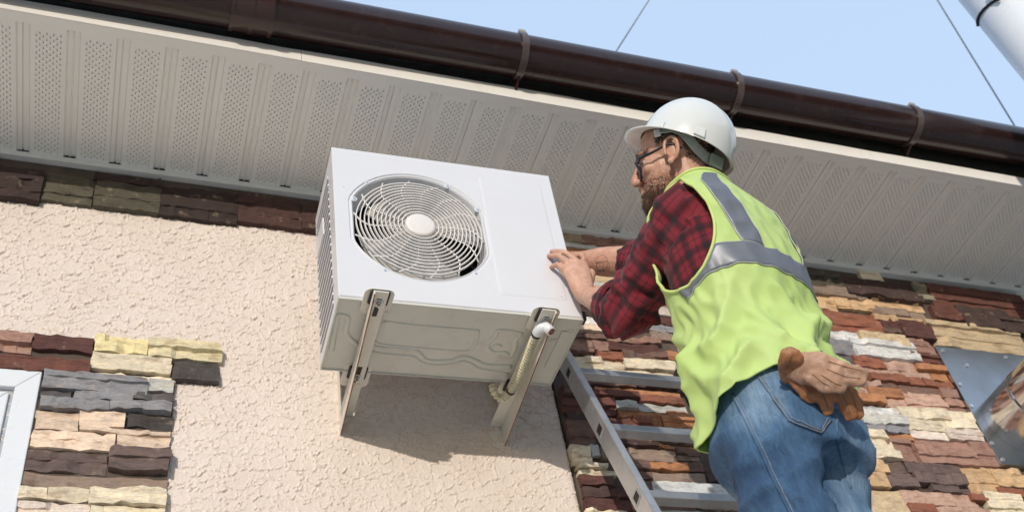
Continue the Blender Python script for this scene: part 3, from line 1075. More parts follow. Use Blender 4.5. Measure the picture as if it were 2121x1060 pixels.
# ------------------------------------------------------------------ wall brackets
bx = [(1.030, -1, 'left'), (1.512, 1, 'right')]
for n, (xc, sgn, side_) in enumerate(bx):
    lab = ['rusty cream wall bracket under the left end of the air conditioner', 'rusty cream wall bracket under the right end, with the drain hose along it'][n]
    br_ = thing('wall_bracket', lab, 'bracket', (xc, YW, 2.92), 'brackets holding the air conditioner')
    W2 = .021
    xo = xc + .018                      # wall end sits a little to the right of the tip
    zt, zw, ytip = 2.972, 2.999, -.545
    fl = MB()
    fl.hexa([(xc - W2, ytip, zt - .004), (xc + W2, ytip, zt - .004), (xo + W2, YW - .006, zw - .004), (xo - W2, YW - .006, zw - .004),
             (xc - W2, ytip, zt), (xc + W2, ytip, zt), (xo + W2, YW - .006, zw), (xo - W2, YW - .006, zw)])
    s_ = sgn
    e0, e1 = xc + s_ * W2, xo + s_ * W2
    i0, i1 = e0 - s_ * .004, e1 - s_ * .004
    xa, xb, ya, yb = min(e0, i0), max(e0, i0), min(e1, i1), max(e1, i1)
    fl.hexa([(xa, ytip, zt - .014), (xb, ytip, zt - .014), (yb, YW - .006, zw - .078), (ya, YW - .006, zw - .078),
             (xa, ytip, zt - .0042), (xb, ytip, zt - .0042), (yb, YW - .006, zw - .0042), (ya, YW - .006, zw - .0042)])
    arm = fl.obj('arm', M['bracket'], br_, bevel=.0008)
    ed = MB().tube([((xa + xb) / 2, ytip, zt - .0145), ((ya + yb) / 2, YW - .008, zw - .0785)], .0018, 6)
    ed.obj('rusty_edge', M['rust'], arm)
    lg = MB()
    lg.box((xo - W2, YW - .0055, 2.915), (xo + W2, YW - .0012, 3.42))
    lg.box((xo - W2 if s_ < 0 else xo + W2 - .004, YW - .045, zw + .001), (xo - W2 + .004 if s_ < 0 else xo + W2, YW - .0057, 3.42))
    lg.obj('wall_leg', M['bracket'], br_, bevel=.0008)
    for yy, bo in ((-.505, -.505), (-.175, -.19)):
        t = (yy - ytip) / (YW - ytip)
        xm, zm = xc + (xo - xc) * t, zt + (zw - zt) * t
        sl_ = MB()
        y0_, y1_ = yy - .012, yy + .060
        if yy > -.3:
            y0_, y1_ = yy - .045, yy + .03
        zb = lambda y: zt + (zw - zt) * ((y - ytip) / (YW - ytip)) - .0046
        sl_.hexa([(xm - .0065, y0_, zb(y0_)), (xm + .0065, y0_, zb(y0_)), (xm + .0065, y1_, zb(y1_)), (xm - .0065, y1_, zb(y1_)),
                  (xm - .0065, y0_, zb(y0_) + .0008), (xm + .0065, y0_, zb(y0_) + .0008), (xm + .0065, y1_, zb(y1_) + .0008), (xm - .0065, y1_, zb(y1_) + .0008)])
        sl_.obj('slot', M['dark'], arm)
        MB().disc((xm, yy + .004, zm - .0046), (0, -.05, -1), .014, .0022, 20).obj('washer', M['steel'], arm)
        MB().disc((xm, yy + .004, zm - .0066), (0, -.05, -1), .0085, .006, 6).obj('nut', M['steel'], arm)
        MB().disc((xm, yy + .004, zm - .012), (0, -.05, -1), .0045, .010, 10).obj('bolt', M['steel'], arm)
        rb = MB().box((xm - .028, yy - .032, zm + .0005), (xm + .028, yy + .020, zm + .0095))
        rb.obj('rubber_pad', M['rubber'], br_, bevel=.006)
        ft = MB()
        ft.loft([[(x_, z_ + yy + .012, y_) for (x_, _q, z_) in rrect(xm - .041, xm + .041, -.046, .052, .020, 0, 6)] for y_ in (zm + .0097, zm + .0125)])
        ft.obj('foot_plate', M['bracket'], br_, bevel=.0006)

# ------------------------------------------------------------------ drain hose
hz = 2.948
raw = [(1131, 677), (1118, 682), (1107, 700), (1096, 730), (1084, 760), (1070, 790), (1052, 816), (1036, 824), (1024, 812), (1020, 795)]
hp = [Vector(onplane(u, v, 2, hz + dz)) for (u, v), dz in zip(raw, (0, 0, 0, 0, 0, 0, 0, .004, .02, .05))]
Q = []
for i in range(len(hp) - 1):
    a, b, c, d = hp[max(0, i - 1)], hp[i], hp[i + 1], hp[min(len(hp) - 1, i + 2)]
    for k in range(14):
        t = k / 14
        Q.append(.5 * ((2 * b) + (c - a) * t + (2 * a - 5 * b + 4 * c - d) * t * t + (3 * b - a - 3 * c + d) * t ** 3))
Q.append(hp[-1])
L = [0]
for i in range(1, len(Q)):
    L.append(L[-1] + (Q[i] - Q[i - 1]).length)
fine = [Q[0]]
step = .0016
k = 0
while k * step < L[-1]:
    s0 = k * step
    j = max(0, np.searchsorted(L, s0) - 1)
    j = min(j, len(Q) - 2)
    fine.append(Q[j].lerp(Q[j + 1], (s0 - L[j]) / max(1e-6, L[j + 1] - L[j])))
    k += 1
fine = fine[1:]
rad = []
for i in range(len(fine)):
    s0 = i * step
    rad.append(.0125 if s0 < .038 else .0106 + .0028 * math.cos(2 * math.pi * s0 / .0115))
hose = thing('drain_hose', 'yellowed corrugated drain hose with white elbow under the air conditioner', 'hose', tuple(hp[4]))
cut = 25
MB().tube(fine[cut - 1:], rad[cut - 1:], 12).obj('corrugated_tube', M['hose'], hose, smooth=True)
nose = hp[0] + Vector((.010, -.006, -.022))
MB().tube([nose, nose.lerp(hp[0], .5), hp[0] + Vector((0, 0, .001))] + fine[3:cut], .0145, 14).obj('elbow', M['pvc'], hose, smooth=True)
MB().disc(nose, (nose - hp[0]), .0105, .0008, 16).obj('elbow_mouth', M['rust'], hose)
for i in (cut + 2, int(len(fine) * .74)):
    MB().tube([fine[i], fine[i + 2]], .0142, 14).obj('cable_tie', M['rubber'], hose)

# ------------------------------------------------------------------ ladder
LT, LB = Vector((1.758, YW - .045, 3.37)), None
ldir = Vector((0, -.266, -.786)).normalized()
k0 = (1.758, -.1, 3.216)
LT = Vector(k0) - ldir * .05
Lg = (LT.z - 0.012) / -ldir.z
lad = thing('ladder', 'grey aluminium ladder leaning on the stone wall below the air conditioner', 'ladder', (1.96, (LT + ldir * Lg).y, 0))
lnrm = Vector((1, 0, 0)).cross(ldir).normalized()        # out of the ladder plane
if lnrm.y > 0:
    lnrm = -lnrm
LW = .46
LMs = Matrix(((1, lnrm.x, -ldir.x, 0), (0, lnrm.y, -ldir.y, 0), (0, lnrm.z, -ldir.z, 0), (0, 0, 0, 1)))
rung_s = []
for (u, v) in ((1180, 772), (1262, 888), (1345, 1030)):
    d = ray(u, v)
    n_ = np.array(lnrm)
    t = (np.array(LT) - CC) @ n_ / (d @ n_)
    p = CC + d * t
    rung_s.append((Vector(p) - LT).dot(ldir))
sp = (rung_s[2] - rung_s[0]) / 2
s0 = rung_s[0]


def lmat(x, s):
    p = LT + ldir * s + Vector((x, 0, 0))
    m = LMs.copy()
    m.translation = p
    return m


for n, x in enumerate((0, LW)):
    rl = MB()
    Mx = lmat(x - .0, 0)
    for a, b in (((-.012, -.034, -Lg), (-.008, .034, 0)), ((.012 - .0, -.034, -Lg), (.0121, -.034, 0))):
        pass
    t_ = .003
    o_ = -1 if n == 0 else 1
    rl.box((-.0125, -.033, -Lg), (.0125, .033, 0), Mx)
    rail = rl.obj('rail', M['alu'], lad, bevel=.004)
    k = -2
    while s0 + sp * k < Lg - .1:
        s = s0 + sp * k
        if s > .02:
            xo = -.0132 if n == 0 else .0132
            mm = lmat(xo, s)
            hb = MB()
            for (a, b) in (((-.0012, -.019, -.019), (.0012, .019, -.0145)), ((-.0012, -.019, .0145), (.0012, .019, .019)), ((-.0012, -.019, -.0144), (.0012, -.0145, .0144)), ((-.0012, .0145, -.0144), (.0012, .019, .0144))):
                hb.box(a, b, mm)
            hb.obj('rung_flare', M['steel'], rail)
            MB().box((-.0004, -.0144, -.0144), (.0004, .0144, .0144), mm).obj('rung_hole', M['dark'], rail)
        k += 1
    MB().box((-.011, -.085, -.045), (.011, -.0332, -.005), Mx).obj('wall_pad', M['rubber'], rail, bevel=.003)
    MB().box((-.018, -.04, -.06), (.018, .04, .0), lmat(x, Lg - .045)).obj('rubber_foot', M['rubber'], rail, bevel=.006)
k = 0
while s0 + sp * k < Lg - .1:
    s = s0 + sp * k
    mm = lmat(0, s)
    rg = MB().box((.0126, -.016, -.015), (LW - .0126, .016, .015), mm)
    rung = rg.obj('rung', M['alu'], lad, bevel=.003)
    if k < 4:
        for q in range(6):
            MB().box((.02, .0160, -.0125 + q * .0044), (LW - .02, .0172, -.0105 + q * .0044), mm).obj('tread_ridge', M['alu'], rung)
    k += 1

# ------------------------------------------------------------------ person
from mathutils.bvhtree import BVHTree


def at(u, v, d):
    return Vector(CC + ray(u, v) * d)


def RM(yaw, pitch, roll):
    yaw, pitch, roll = (math.radians(q) for q in (yaw, pitch, roll))
    f0, l0, u0 = Vector((math.cos(yaw), math.sin(yaw), 0)), Vector((-math.sin(yaw), math.cos(yaw), 0)), Vector((0, 0, 1))
    f1, u1 = math.cos(pitch) * f0 + math.sin(pitch) * u0, math.cos(pitch) * u0 - math.sin(pitch) * f0
    l2, u2 = math.cos(roll) * l0 + math.sin(roll) * u1, math.cos(roll) * u1 - math.sin(roll) * l0
    return Matrix((f1, l2, u2)).transposed()


def xf(R3, o):
    m = R3.to_4x4()
    m.translation = o
    return m


def ellipsoid(mb, c, r, Mx, n=16, m=10, rot=None):
    rings = []
    for i in range(m + 1):
        ph = -math.pi / 2 + math.pi * (i + .02) / (m + .04)
        ring = []
        for k in range(n):
            t = 2 * math.pi * k / n
            p = Vector((r[0] * math.cos(ph) * math.cos(t), r[1] * math.cos(ph) * math.sin(t), r[2] * math.sin(ph)))
            if rot is not None:
                p = rot @ p
            ring.append(Mx @ (Vector(c) + p))
        rings.append(ring)
    return mb.loft(rings)


def limb(mb, pts, side, n=20, sub=4, caps=True):
    """pts: (point, radius across, radius along side); smooth loft with rounded ends"""
    P = [Vector(p[0]) for p in pts]
    ra = [p[1] for p in pts]
    rb = [p[2] for p in pts]
    Q, A_, B_ = [], [], []
    m = len(P)
    for i in range(m - 1):
        j = (max(0, i - 1), i, i + 1, min(m - 1, i + 2))
        for k in range(sub):
            t = k / sub
            cr = lambda a, b, c, d: .5 * ((2 * b) + (c - a) * t + (2 * a - 5 * b + 4 * c - d) * t * t + (3 * b - a - 3 * c + d) * t ** 3)
            Q.append(cr(*[P[q] for q in j]))
            A_.append(ra[i] + (ra[i + 1] - ra[i]) * (t * t * (3 - 2 * t)))
            B_.append(rb[i] + (rb[i + 1] - rb[i]) * (t * t * (3 - 2 * t)))
    Q.append(P[-1])
    A_.append(ra[-1])
    B_.append(rb[-1])
    if caps:
        t0, t1 = (Q[0] - Q[1]).normalized(), (Q[-1] - Q[-2]).normalized()
        for f, s in ((.55, .83), (.9, .43)):
            Q = [Q[0] + t0 * 0] + Q if False else Q
        h0, h1 = (A_[0] + B_[0]) / 2, (A_[-1] + B_[-1]) / 2
        Q = [Q[0] + t0 * h0 * .92, Q[0] + t0 * h0 * .6] + Q + [Q[-1] + t1 * h1 * .6, Q[-1] + t1 * h1 * .92]
        A_ = [A_[0] * .35, A_[0] * .8] + A_ + [A_[-1] * .8, A_[-1] * .35]
        B_ = [B_[0] * .35, B_[0] * .8] + B_ + [B_[-1] * .8, B_[-1] * .35]
    rings = []
    s0 = Vector(side)
    for i, q in enumerate(Q):
        t = (Q[min(i + 1, len(Q) - 1)] - Q[max(i - 1, 0)]).normalized()
        s = (s0 - t * s0.dot(t)).normalized()
        c = t.cross(s)
        rings.append([q + c * math.cos(w_) * A_[i] + s * math.sin(w_) * B_[i] for w_ in [2 * math.pi * k / n for k in range(n)]])
    return mb.loft(rings)


def remesh(mb, vox, it=4, fac=.5):
    me = bpy.data.meshes.new('tmp')
    me.from_pydata(mb.v, [], mb.f)
    bm = bmesh.new()
    bm.from_mesh(me)
    bmesh.ops.recalc_face_normals(bm, faces=bm.faces)
    bm.to_mesh(me)
    bm.free()
    o = bpy.data.objects.new('tmp', me)
    COL.objects.link(o)
    r = o.modifiers.new('r', 'REMESH')
    r.mode = 'VOXEL'
    r.voxel_size = vox
    if it:
        s = o.modifiers.new('s', 'SMOOTH')
        s.factor = fac
        s.iterations = it
    dg = bpy.context.evaluated_depsgraph_get()
    out = bpy.data.meshes.new_from_object(o.evaluated_get(dg))
    bpy.data.objects.remove(o)
    bpy.data.meshes.remove(me)
    out.polygons.foreach_set('use_smooth', [True] * len(out.polygons))
    return out


def getco(me):
    a = np.empty(len(me.vertices) * 3)
    me.vertices.foreach_get('co', a)
    return a.reshape(-1, 3)


def getno(me):
    a = np.empty(len(me.vertices) * 3)
    me.vertices.foreach_get('normal', a)
    return a.reshape(-1, 3)


def setco(me, a):
    me.vertices.foreach_set('co', np.ascontiguousarray(a).ravel())
    me.update()


def vnoise(P, sc, oc=2):
    return np.array([mn.fractal(Vector(p) * sc, 1.0, 2.0, oc) for p in P])


# ---- materials
def skin_mat():
    n = NT('skin')
    f = n.noise(55, 5, .6)
    big = n.noise(9, 3)
    c = n.ramp(f, [(.3, (.47, .265, .185)), (.7, (.62, .39, .29))])
    r = n.ramp(big, [(.35, (.95, .80, .76)), (.6, (1.06, 1.03, 1.0))])
    n.base(n.mix(c, r, .8, 'MULTIPLY'))
    n.rough(.48)
    n.b.inputs['Subsurface Weight'].default_value = .18
    n.b.inputs['Subsurface Radius'].default_value = (.012, .004, .002)
    n.b.inputs['Subsurface Scale'].default_value = .6
    n.bump(n.noise(260, 4, .7), .18, .002)
    return n.m


def plaid_mat():
    n = NT('red_plaid_flannel')
    at_ = n.n('Attribute', attribute_name='cloth')
    sep = n.n('SeparateXYZ')
    n.l(at_.outputs['Vector'], sep.inputs[0])

    def bands(out, per, off):
        m = n.n('Math', operation='MULTIPLY_ADD')
        n.l(out, m.inputs[0])
        m.inputs[1].default_value = 1 / per
        m.inputs[2].default_value = off
        f = n.n('Math', operation='FRACT')
        n.l(m.outputs[0], f.inputs[0])
        k = (.03, .03, .03)
        w_ = (1, 1, 1)
        x = n.n('ValToRGB')
        el = x.color_ramp.elements
        st = [(0, .95), (.05, .35), (.09, .9), (.20, 1.0), (.34, .75), (.40, .16), (.56, .10), (.62, .45), (.66, .14), (.72, .8), (.86, 1), (1, .95)]
        while len(el) < len(st):
            el.new(.5)
        for e, (p, v) in zip(el, st):
            e.position = p
            e.color = (v, v, v, 1)
        n.l(f.outputs[0], x.inputs[0])
        return x.outputs[0]
    a = bands(sep.outputs[0], .050, .1)
    b = bands(sep.outputs[1], .047, .35)
    m = n.mix(a, b, .5)
    c = n.ramp(m, [(.10, (.012, .006, .010)), (.45, (.048, .005, .011)), (.75, (.120, .007, .016)), (1, (.205, .012, .026))])
    tw = n.noise(420, 2, .5, (1, 1, .35))
    c = n.mix(c, n.ramp(tw, [(.35, (.72, .72, .72)), (.65, (1.2, 1.2, 1.2))]), .8, 'MULTIPLY')
    n.base(c)
    n.rough(.92)
    n.b.inputs['Sheen Weight'].default_value = .08
    n.bump(tw, .25, .0015)
    return n.m


def denim_mat():
    n = NT('denim')
    tw = n.n('TexWave', wave_type='BANDS', bands_direction='DIAGONAL')
    tw.inputs['Scale'].default_value = 190
    tw.inputs['Distortion'].default_value = 1.5
    n.l(n.coord(), tw.inputs['Vector'])
    f = n.noise(5, 4, .5, (1, 1, .5))
    st = n.noise(150, 5, .75, (1, 1, .06))
    c = n.ramp(f, [(.32, (.022, .056, .125)), (.48, (.052, .118, .220)), (.66, (.21, .31, .42))])
    c = n.mix(c, n.ramp(st, [(.25, (.45, .50, .56)), (.5, (1, 1, 1)), (.75, (1.75, 1.62, 1.5))]), .75, 'MULTIPLY')
    c = n.mix(c, n.ramp(tw.outputs['Fac'], [(.2, (.86, .88, .9)), (.8, (1.1, 1.1, 1.1))]), .6, 'MULTIPLY')
    n.base(c)
    n.rough(.9)
    rd = n.n('TexNoise', noise_type='RIDGED_MULTIFRACTAL')
    rd.inputs['Scale'].default_value = 9
    rd.inputs['Detail'].default_value = 6
    rd.inputs['Distortion'].default_value = .5
    n.l(n.coord((1, 1, .8)), rd.inputs['Vector'])
    n.bump(rd.outputs[0], .35, .010)
    return n.m


def vest_mat():
    n = NT('lime_hi_vis_mesh')
    f = n.noise(5, 4)
    c = n.ramp(f, [(.3, (.56, .75, .23)), (.7, (.64, .81, .31))])
    n.base(c)
    n.rough(.62)
    n.b.inputs['Sheen Weight'].default_value = .1
    tr = n.t.nodes.new('ShaderNodeBsdfTranslucent')
    tr.inputs[0].default_value = (.52, .70, .18, 1)
    mx = n.t.nodes.new('ShaderNodeMixShader')
    mx.inputs[0].default_value = .22
    out = n.t.nodes['Material Output']
    n.l(n.b.outputs[0], mx.inputs[1])
    n.l(tr.outputs[0], mx.inputs[2])
    n.l(mx.outputs[0], out.inputs[0])
    rd = n.n('TexNoise', noise_type='RIDGED_MULTIFRACTAL')
    rd.inputs['Scale'].default_value = 7
    rd.inputs['Detail'].default_value = 5
    rd.inputs['Roughness'].default_value = .5
    rd.inputs['Distortion'].default_value = .6
    n.l(n.coord((1, 1, .7)), rd.inputs['Vector'])
    n.bump(rd.outputs[0], .30, .012)
    return n.m


M['skin'] = skin_mat()
M['plaid'] = plaid_mat()
M['denim'] = denim_mat()
M['vest'] = vest_mat()
M['piping'] = paint('lime_piping', (.55, .68, .22, 1), .6, var=.05)
M['reflective'] = paint('grey_reflective_tape', (.155, .17, .20, 1), .45, metal=.15, var=.10, scale=9)
M['tapeedge'] = paint('tape_edge', (.45, .47, .44, 1), .5)
M['helmet'] = paint('white_helmet_plastic', (.66, .68, .67, 1), .16, var=.01, scale=6)
M['helmet'].node_tree.nodes['Principled BSDF'].inputs['Coat Weight'].default_value = .4
M['strap'] = paint('helmet_harness_plastic', (.52, .58, .52, 1), .45, var=.08, scale=80)
M['strapgreen'] = paint('ratchet_plastic', (.50, .64, .46, 1), .4, var=.05)
M['eyewhite'] = paint('eye_white', (.45, .40, .37, 1), .3)
M['hair'] = paint('dark_brown_hair', (.030, .018, .012, 1), .55, var=.5, scale=120)
M['beard'] = paint('brown_beard', (.105, .058, .034, 1), .6, var=.75, scale=260)
M['glassframe'] = paint('dark_glasses_frame', (.012, .014, .022, 1), .3)
M['leather'] = paint('tan_leather', (.30, .125, .052, 1), .55, var=.3, scale=30, dirt=(.55, .36, .25, 1), dirt_amt=.5, bump=.25, bscale=140)
M['leather2'] = paint('pale_leather', (.42, .245, .165, 1), .6, var=.25, scale=22, dirt=(.60, .44, .35, 1), dirt_amt=.8, bump=.25, bscale=140)
M['leatherseam'] = paint('leather_seam', (.17, .085, .045, 1), .7)
M['stitch'] = paint('pale_stitching', (.26, .27, .29, 1), .8, var=.3, scale=200)
M['belt'] = paint('vest_tinted_belt', (.035, .075, .045, 1), .7, var=.2)  # green tint is light reflected off the vest, put into the belt colour
M['boot'] = paint('work_boot', (.09, .05, .03, 1), .6)
M['ink'] = paint('tattoo_ink', (.085, .07, .065, 1), .6)


def lens_mat():
    n = NT('clear_lens')
    n.base((.9, .92, .95, 1))
    n.rough(.03)
    n.b.inputs['Alpha'].default_value = .18
    return n.m


M['lens'] = lens_mat()

TR = [  # z, centre x, centre y, half width, half depth, facing
    (2.26, 1.836, -.895, .172, .148, 116), (2.38, 1.842, -.898, .172, .142, 115), (2.50, 1.840, -.912, .168, .134, 112), (2.62, 1.833, -.932, .176, .136, 109),
    (2.72, 1.822, -.950, .186, .136, 107), (2.82, 1.808, -.972, .188, .128, 106), (2.875, 1.800, -.982, .180, .116, 106), (2.915, 1.794, -.988, .158, .100, 107),
    (2.945, 1.788, -.994, .124, .086, 110), (2.968, 1.781, -1.000, .092, .076, 115), (2.995, 1.772, -1.004, .074, .068, 120)]
TRa = np.array(TR)


def torso_pt(th, z, off=0.0, pw=2.35):
    v = [np.interp(z, TRa[:, 0], TRa[:, k]) for k in range(1, 6)]
    ph = math.radians(v[4])
    c, s = math.cos(th), math.sin(th)
    q = (abs(c) ** pw + abs(s) ** pw) ** (-1 / pw)
    x, y = (v[3] + off) * q * c, (v[2] + off) * q * s
    return Vector((v[0] + x * math.cos(ph) - y * math.sin(ph), v[1] + x * math.sin(ph) + y * math.cos(ph), z))


person = thing('person', 'man on ladder in white hard hat, lime vest, red plaid shirt and jeans', 'person', (1.83, -.78, 1.46))
HC = Vector((1.745, -1.002, 3.116))
HR = RM(141, 9, -21)
HM = xf(HR, HC)
hw = lambda x, y, z_: HM @ Vector((x, y, z_))
SL, EL, WL = Vector((1.712, -1.030, 2.880)), at(1302, 640, 2.83), at(1211, 612, 3.095)
SR, ER, WR = Vector((1.940, -.880, 2.925)), at(1358, 543, 3.14), at(1166, 541, 3.40)

body = MB()
ellipsoid(body, (-.012, 0, .052), (.100, .078, .094), HM)
ellipsoid(body, (.032, 0, -.018), (.062, .063, .085), HM)
ellipsoid(body, (.044, 0, -.070), (.052, .055, .044), HM)
ellipsoid(body, (.080, 0, -.096), (.024, .030, .024), HM)
ellipsoid(body, (.080, 0, .034), (.018, .052, .013), HM)
for s in (-1, 1):
    ellipsoid(body, (.0735, .031 * s, .0195), (.0120, .0165, .0065), HM, 12, 8)
    ellipsoid(body, (.0715, .031 * s, -.0025), (.0110, .0155, .0060), HM, 12, 8)
for s in (-1, 1):
    ellipsoid(body, (.066, .042 * s, -.016), (.020, .020, .018), HM)
    ellipsoid(body, (.104, .012 * s, -.032), (.011, .009, .009), HM, 10, 6)
    ellipsoid(body, (-.004, .077 * s, -.002), (.017, .0060, .030), HM, 14, 8, Matrix.Rotation(-.45 * s, 3, 'Z'))
    hel = [hw(-.008 + .019 * math.cos(a), s * (.083 + .013 * max(0, -math.cos(a)) + .003), .003 + .033 * math.sin(a)) for a in np.linspace(math.radians(0), math.radians(255), 16)]
    body.tube(hel, .0050, 8)
    body.tube([hw(-.012 + .010 * math.cos(a), s * (.088 + .006 * max(0, -math.cos(a))), .001 + .020 * math.sin(a)) for a in np.linspace(math.radians(95), math.radians(265), 10)], .0034, 8)
    body.tube([hw(.010, s * .083, .006), hw(.011, s * .086, -.002), hw(.009, s * .084, -.010)], .0045, 8)
    ellipsoid(body, (.001, .084 * s, -.030), (.009, .0065, .010), HM, 10, 6)
limb(body, [(hw(.088, 0, .026), .011, .010), (hw(.102, 0, .006), .010, .011), (hw(.116, 0, -.020), .011, .012), (hw(.117, 0, -.027), .011, .010)], HR @ Vector((0, 0, 1)), 12)
for zz, xx, r_ in ((-.053, .098, .0085), (-.066, .097, .0085)):
    limb(body, [(hw(xx - .014, .024, zz), .005, .005), (hw(xx, .008, zz), r_, .007), (hw(xx, -.008, zz), r_, .007), (hw(xx - .014, -.024, zz), .005, .005)], HR @ Vector((0, 0, 1)), 10)
NB = Vector((1.783, -.995, 2.93))
limb(body, [(hw(-.022, 0, -.02), .058, .060), (hw(-.028, 0, -.075), .056, .060), (NB + Vector((0, 0, .045)), .060, .064), (NB, .060, .066), (NB - Vector((0, 0, .05)), .06, .08)], HR @ Vector((0, 1, 0)), 24)
trings = []
for z_ in np.linspace(2.24, 2.94, 14):
    trings.append([torso_pt(t, z_, -.028) for t in np.linspace(0, 2 * math.pi, 28, endpoint=False)])
body.loft(trings)
for S_, E_2, W_, sg in ((SL, EL, WL, 1), (SR, ER, WR, -1)):
    sd_ = (E_2 - S_).cross(W_ - E_2).normalized()
    f1 = W_ - E_2
    limb(body, [(S_, .044, .044), (S_.lerp(E_2, .5), .042, .042), (E_2, .040, .041), (E_2 + f1 * .22, .050, .052), (E_2 + f1 * .5, .046, .047), (E_2 + f1 * .82, .031, .034), (W_, .024, .030)], sd_, 20)

# hands ------------------------------------------------------------
acf = lambda u, v, off=0.0: (lambda d: Vector(CC) + d * (ey.dot(P0 - ey * off - Vector(CC)) / ey.dot(d)))(Vector(ray(u, v)))


def finger(mb, pts, r):
    limb(mb, [(p, r_, r_ * .95) for p, r_ in zip(pts, r)], (0, 0, 1), 12, 4)


KN = {'pinky': at(1171, 566, 3.160), 'ring': at(1183, 552, 3.162), 'middle': at(1198, 543, 3.172), 'index': at(1213, 548, 3.190)}
palm = MB()
back_n = ((KN['index'] - WL).cross(KN['pinky'] - WL)).normalized()
tocam = (Vector(CC) - WL).normalized()
if back_n.dot(tocam) < 0:
    back_n = -back_n
ax_h = ((KN['ring'] + KN['middle']) / 2 - WL).normalized()
across = (KN['index'] - KN['pinky']).normalized()
mid = (KN['ring'] + KN['middle']) / 2
limb(body, [(WL, .0235, .030), (WL.lerp(mid, .35), .0205, .036), (WL.lerp(mid, .7), .0165, .0405), (mid - back_n * .004, .0135, .0395)], across, 22)
for k_ in KN:
    ellipsoid(body, KN[k_] - back_n * .003, (.0105, .0105, .0105), Matrix.Identity(4), 10, 6)
    limb(body, [(WL.lerp(KN[k_], .35) + back_n * .006, .008, .008), (KN[k_] - back_n * .003, .0098, .0098)], across, 10)
T = {'pinky': acf(1142, 553, .006), 'ring': acf(1137, 530, .006), 'middle': acf(1143, 521, .006)}
B1 = {'pinky': at(1157, 549, 3.176), 'ring': at(1160, 532, 3.180), 'middle': at(1171, 524, 3.190)}
for k_, r_ in (('pinky', (.0092, .0088, .0082, .0072)), ('ring', (.0100, .0096, .0090, .0078)), ('middle', (.0102, .0098, .0092, .0080))):
    a, b, c = KN[k_], B1[k_], T[k_]
    finger(body, [a - back_n * .002, b, b.lerp(c, .55) + back_n * .002, c], r_)
# index finger and thumb close round the side face of the unit
side_x = lambda y, z_: ACM @ Vector((AW, y, z_))
lz = (ACI @ KN['index']).z
ti = side_x(.060, lz + .055) + ex * .008
mi_ = at(1203, 527, 3.205)
finger(body, [KN['index'] - back_n * .002, mi_, mi_.lerp(ti, .6), ti], (.0102, .0096, .0090, .0080))
tt = side_x(.055, lz - .010) + ex * .010
finger(body, [WL.lerp(KN['index'], .35) - back_n * .012 + across * .012, WL.lerp(KN['index'], .8) - back_n * .016 + across * .022, tt], (.015, .0125, .0095))
# right hand flat on the side of the unit
rp = side_x(.16, .22) + ex * .020
limb(body, [(WR, .023, .030), (WR.lerp(rp, .5), .018, .037), (rp, .013, .040)], (0, .3, 1), 20)
for q, (dy, dz) in enumerate(((.085, .055), (.100, .030), (.098, .004), (.080, -.022))):
    b0 = rp + Vector((0, .01, .032 - q * .021))
    finger(body, [b0, b0.lerp(side_x(.16 + dy, .22 + dz) + ex * .012, .5) + ex * .004, side_x(.16 + dy, .22 + dz) + ex * .009], (.0105, .0095, .008))
b0 = WR.lerp(rp, .45) + Vector((0, .0, .03))
finger(body, [b0, b0 + Vector((-.005, .0, .035)), side_x(.14, .30) + ex * .010], (.014, .0115, .0095))

# legs
rz = lambda k: LT + ldir * (s0 + sp * k)
kf = min(range(12), key=lambda k: abs(rz(k).z - 1.44))
RUNG = rz(kf)
FZ_ = RUNG.z + .017
HLj, HRj = Vector((1.748, -.935, 2.23)), Vector((1.902, -.850, 2.23))
KL, KRr = Vector((1.712, -.925, 1.86)), Vector((1.900, -.860, 1.86))
AL, AR = Vector((1.835, RUNG.y - .115, FZ_ + .10)), Vector((2.045, RUNG.y - .115, FZ_ + .10))
for H_, K_, A_3 in ((HLj, KL, AL), (HRj, KRr, AR)):
    limb(body, [(H_, .062, .062), (H_.lerp(K_, .5), .055, .055), (K_, .044, .044), (K_.lerp(A_3, .35), .044, .044), (A_3, .034, .034), (A_3 - Vector((0, 0, .05)), .034, .036)], (1, 0, 0), 18)
bodyme = remesh(body, .0026, 3, .45)
# body is trimmed of nothing: a single closed surface
bo = link('body', bodyme, M['skin'], person)
bvh_body = BVHTree.FromPolygons([tuple(v.co) for v in bodyme.vertices], [tuple(p.vertices) for p in bodyme.polygons])


def hitcam(bvh, u, v, off=0.0):
    d = Vector(ray(u, v)).normalized()
    h = bvh.ray_cast(Vector(CC), d)
    if h[0] is None:
        return None
    return h[0] - d * off


# hair, beard (many short strands over the skin) -------------------
brng = random.Random(4)
BV = [(HM.inverted() @ v.co, v.normal) for v in bodyme.vertices if (v.co - HC).length < .19]


def strands(name, sel, n, ln, wd, mat, droop, out=.55):
    pool = [(p, nn) for p, nn in BV if sel(p)]
    mb = MB()
    for _ in range(n):
        p, nn = brng.choice(pool)
        base_ = HM @ p
        base_ = base_ + Vector((brng.uniform(-1, 1), brng.uniform(-1, 1), brng.uniform(-1, 1))) * .0022
        d = (nn * out + HR @ Vector(droop) + Vector((brng.gauss(0, .3), brng.gauss(0, .3), brng.gauss(0, .3)))).normalized()
        l_ = ln(p) * brng.uniform(.6, 1.3)
        s = d.cross(Vector((brng.gauss(0, 1), brng.gauss(0, 1), brng.gauss(0, 1)))).normalized() * wd
        m1 = base_ + d * l_ * .55
        e = base_ + d * l_ + HR @ Vector(droop) * l_ * .25
        mb.add([base_ - s, base_ + s, m1 + s * .8, m1 - s * .8, e], [(0, 1, 2, 3), (3, 2, 4)])
    return mb.obj(name, M[mat], person)


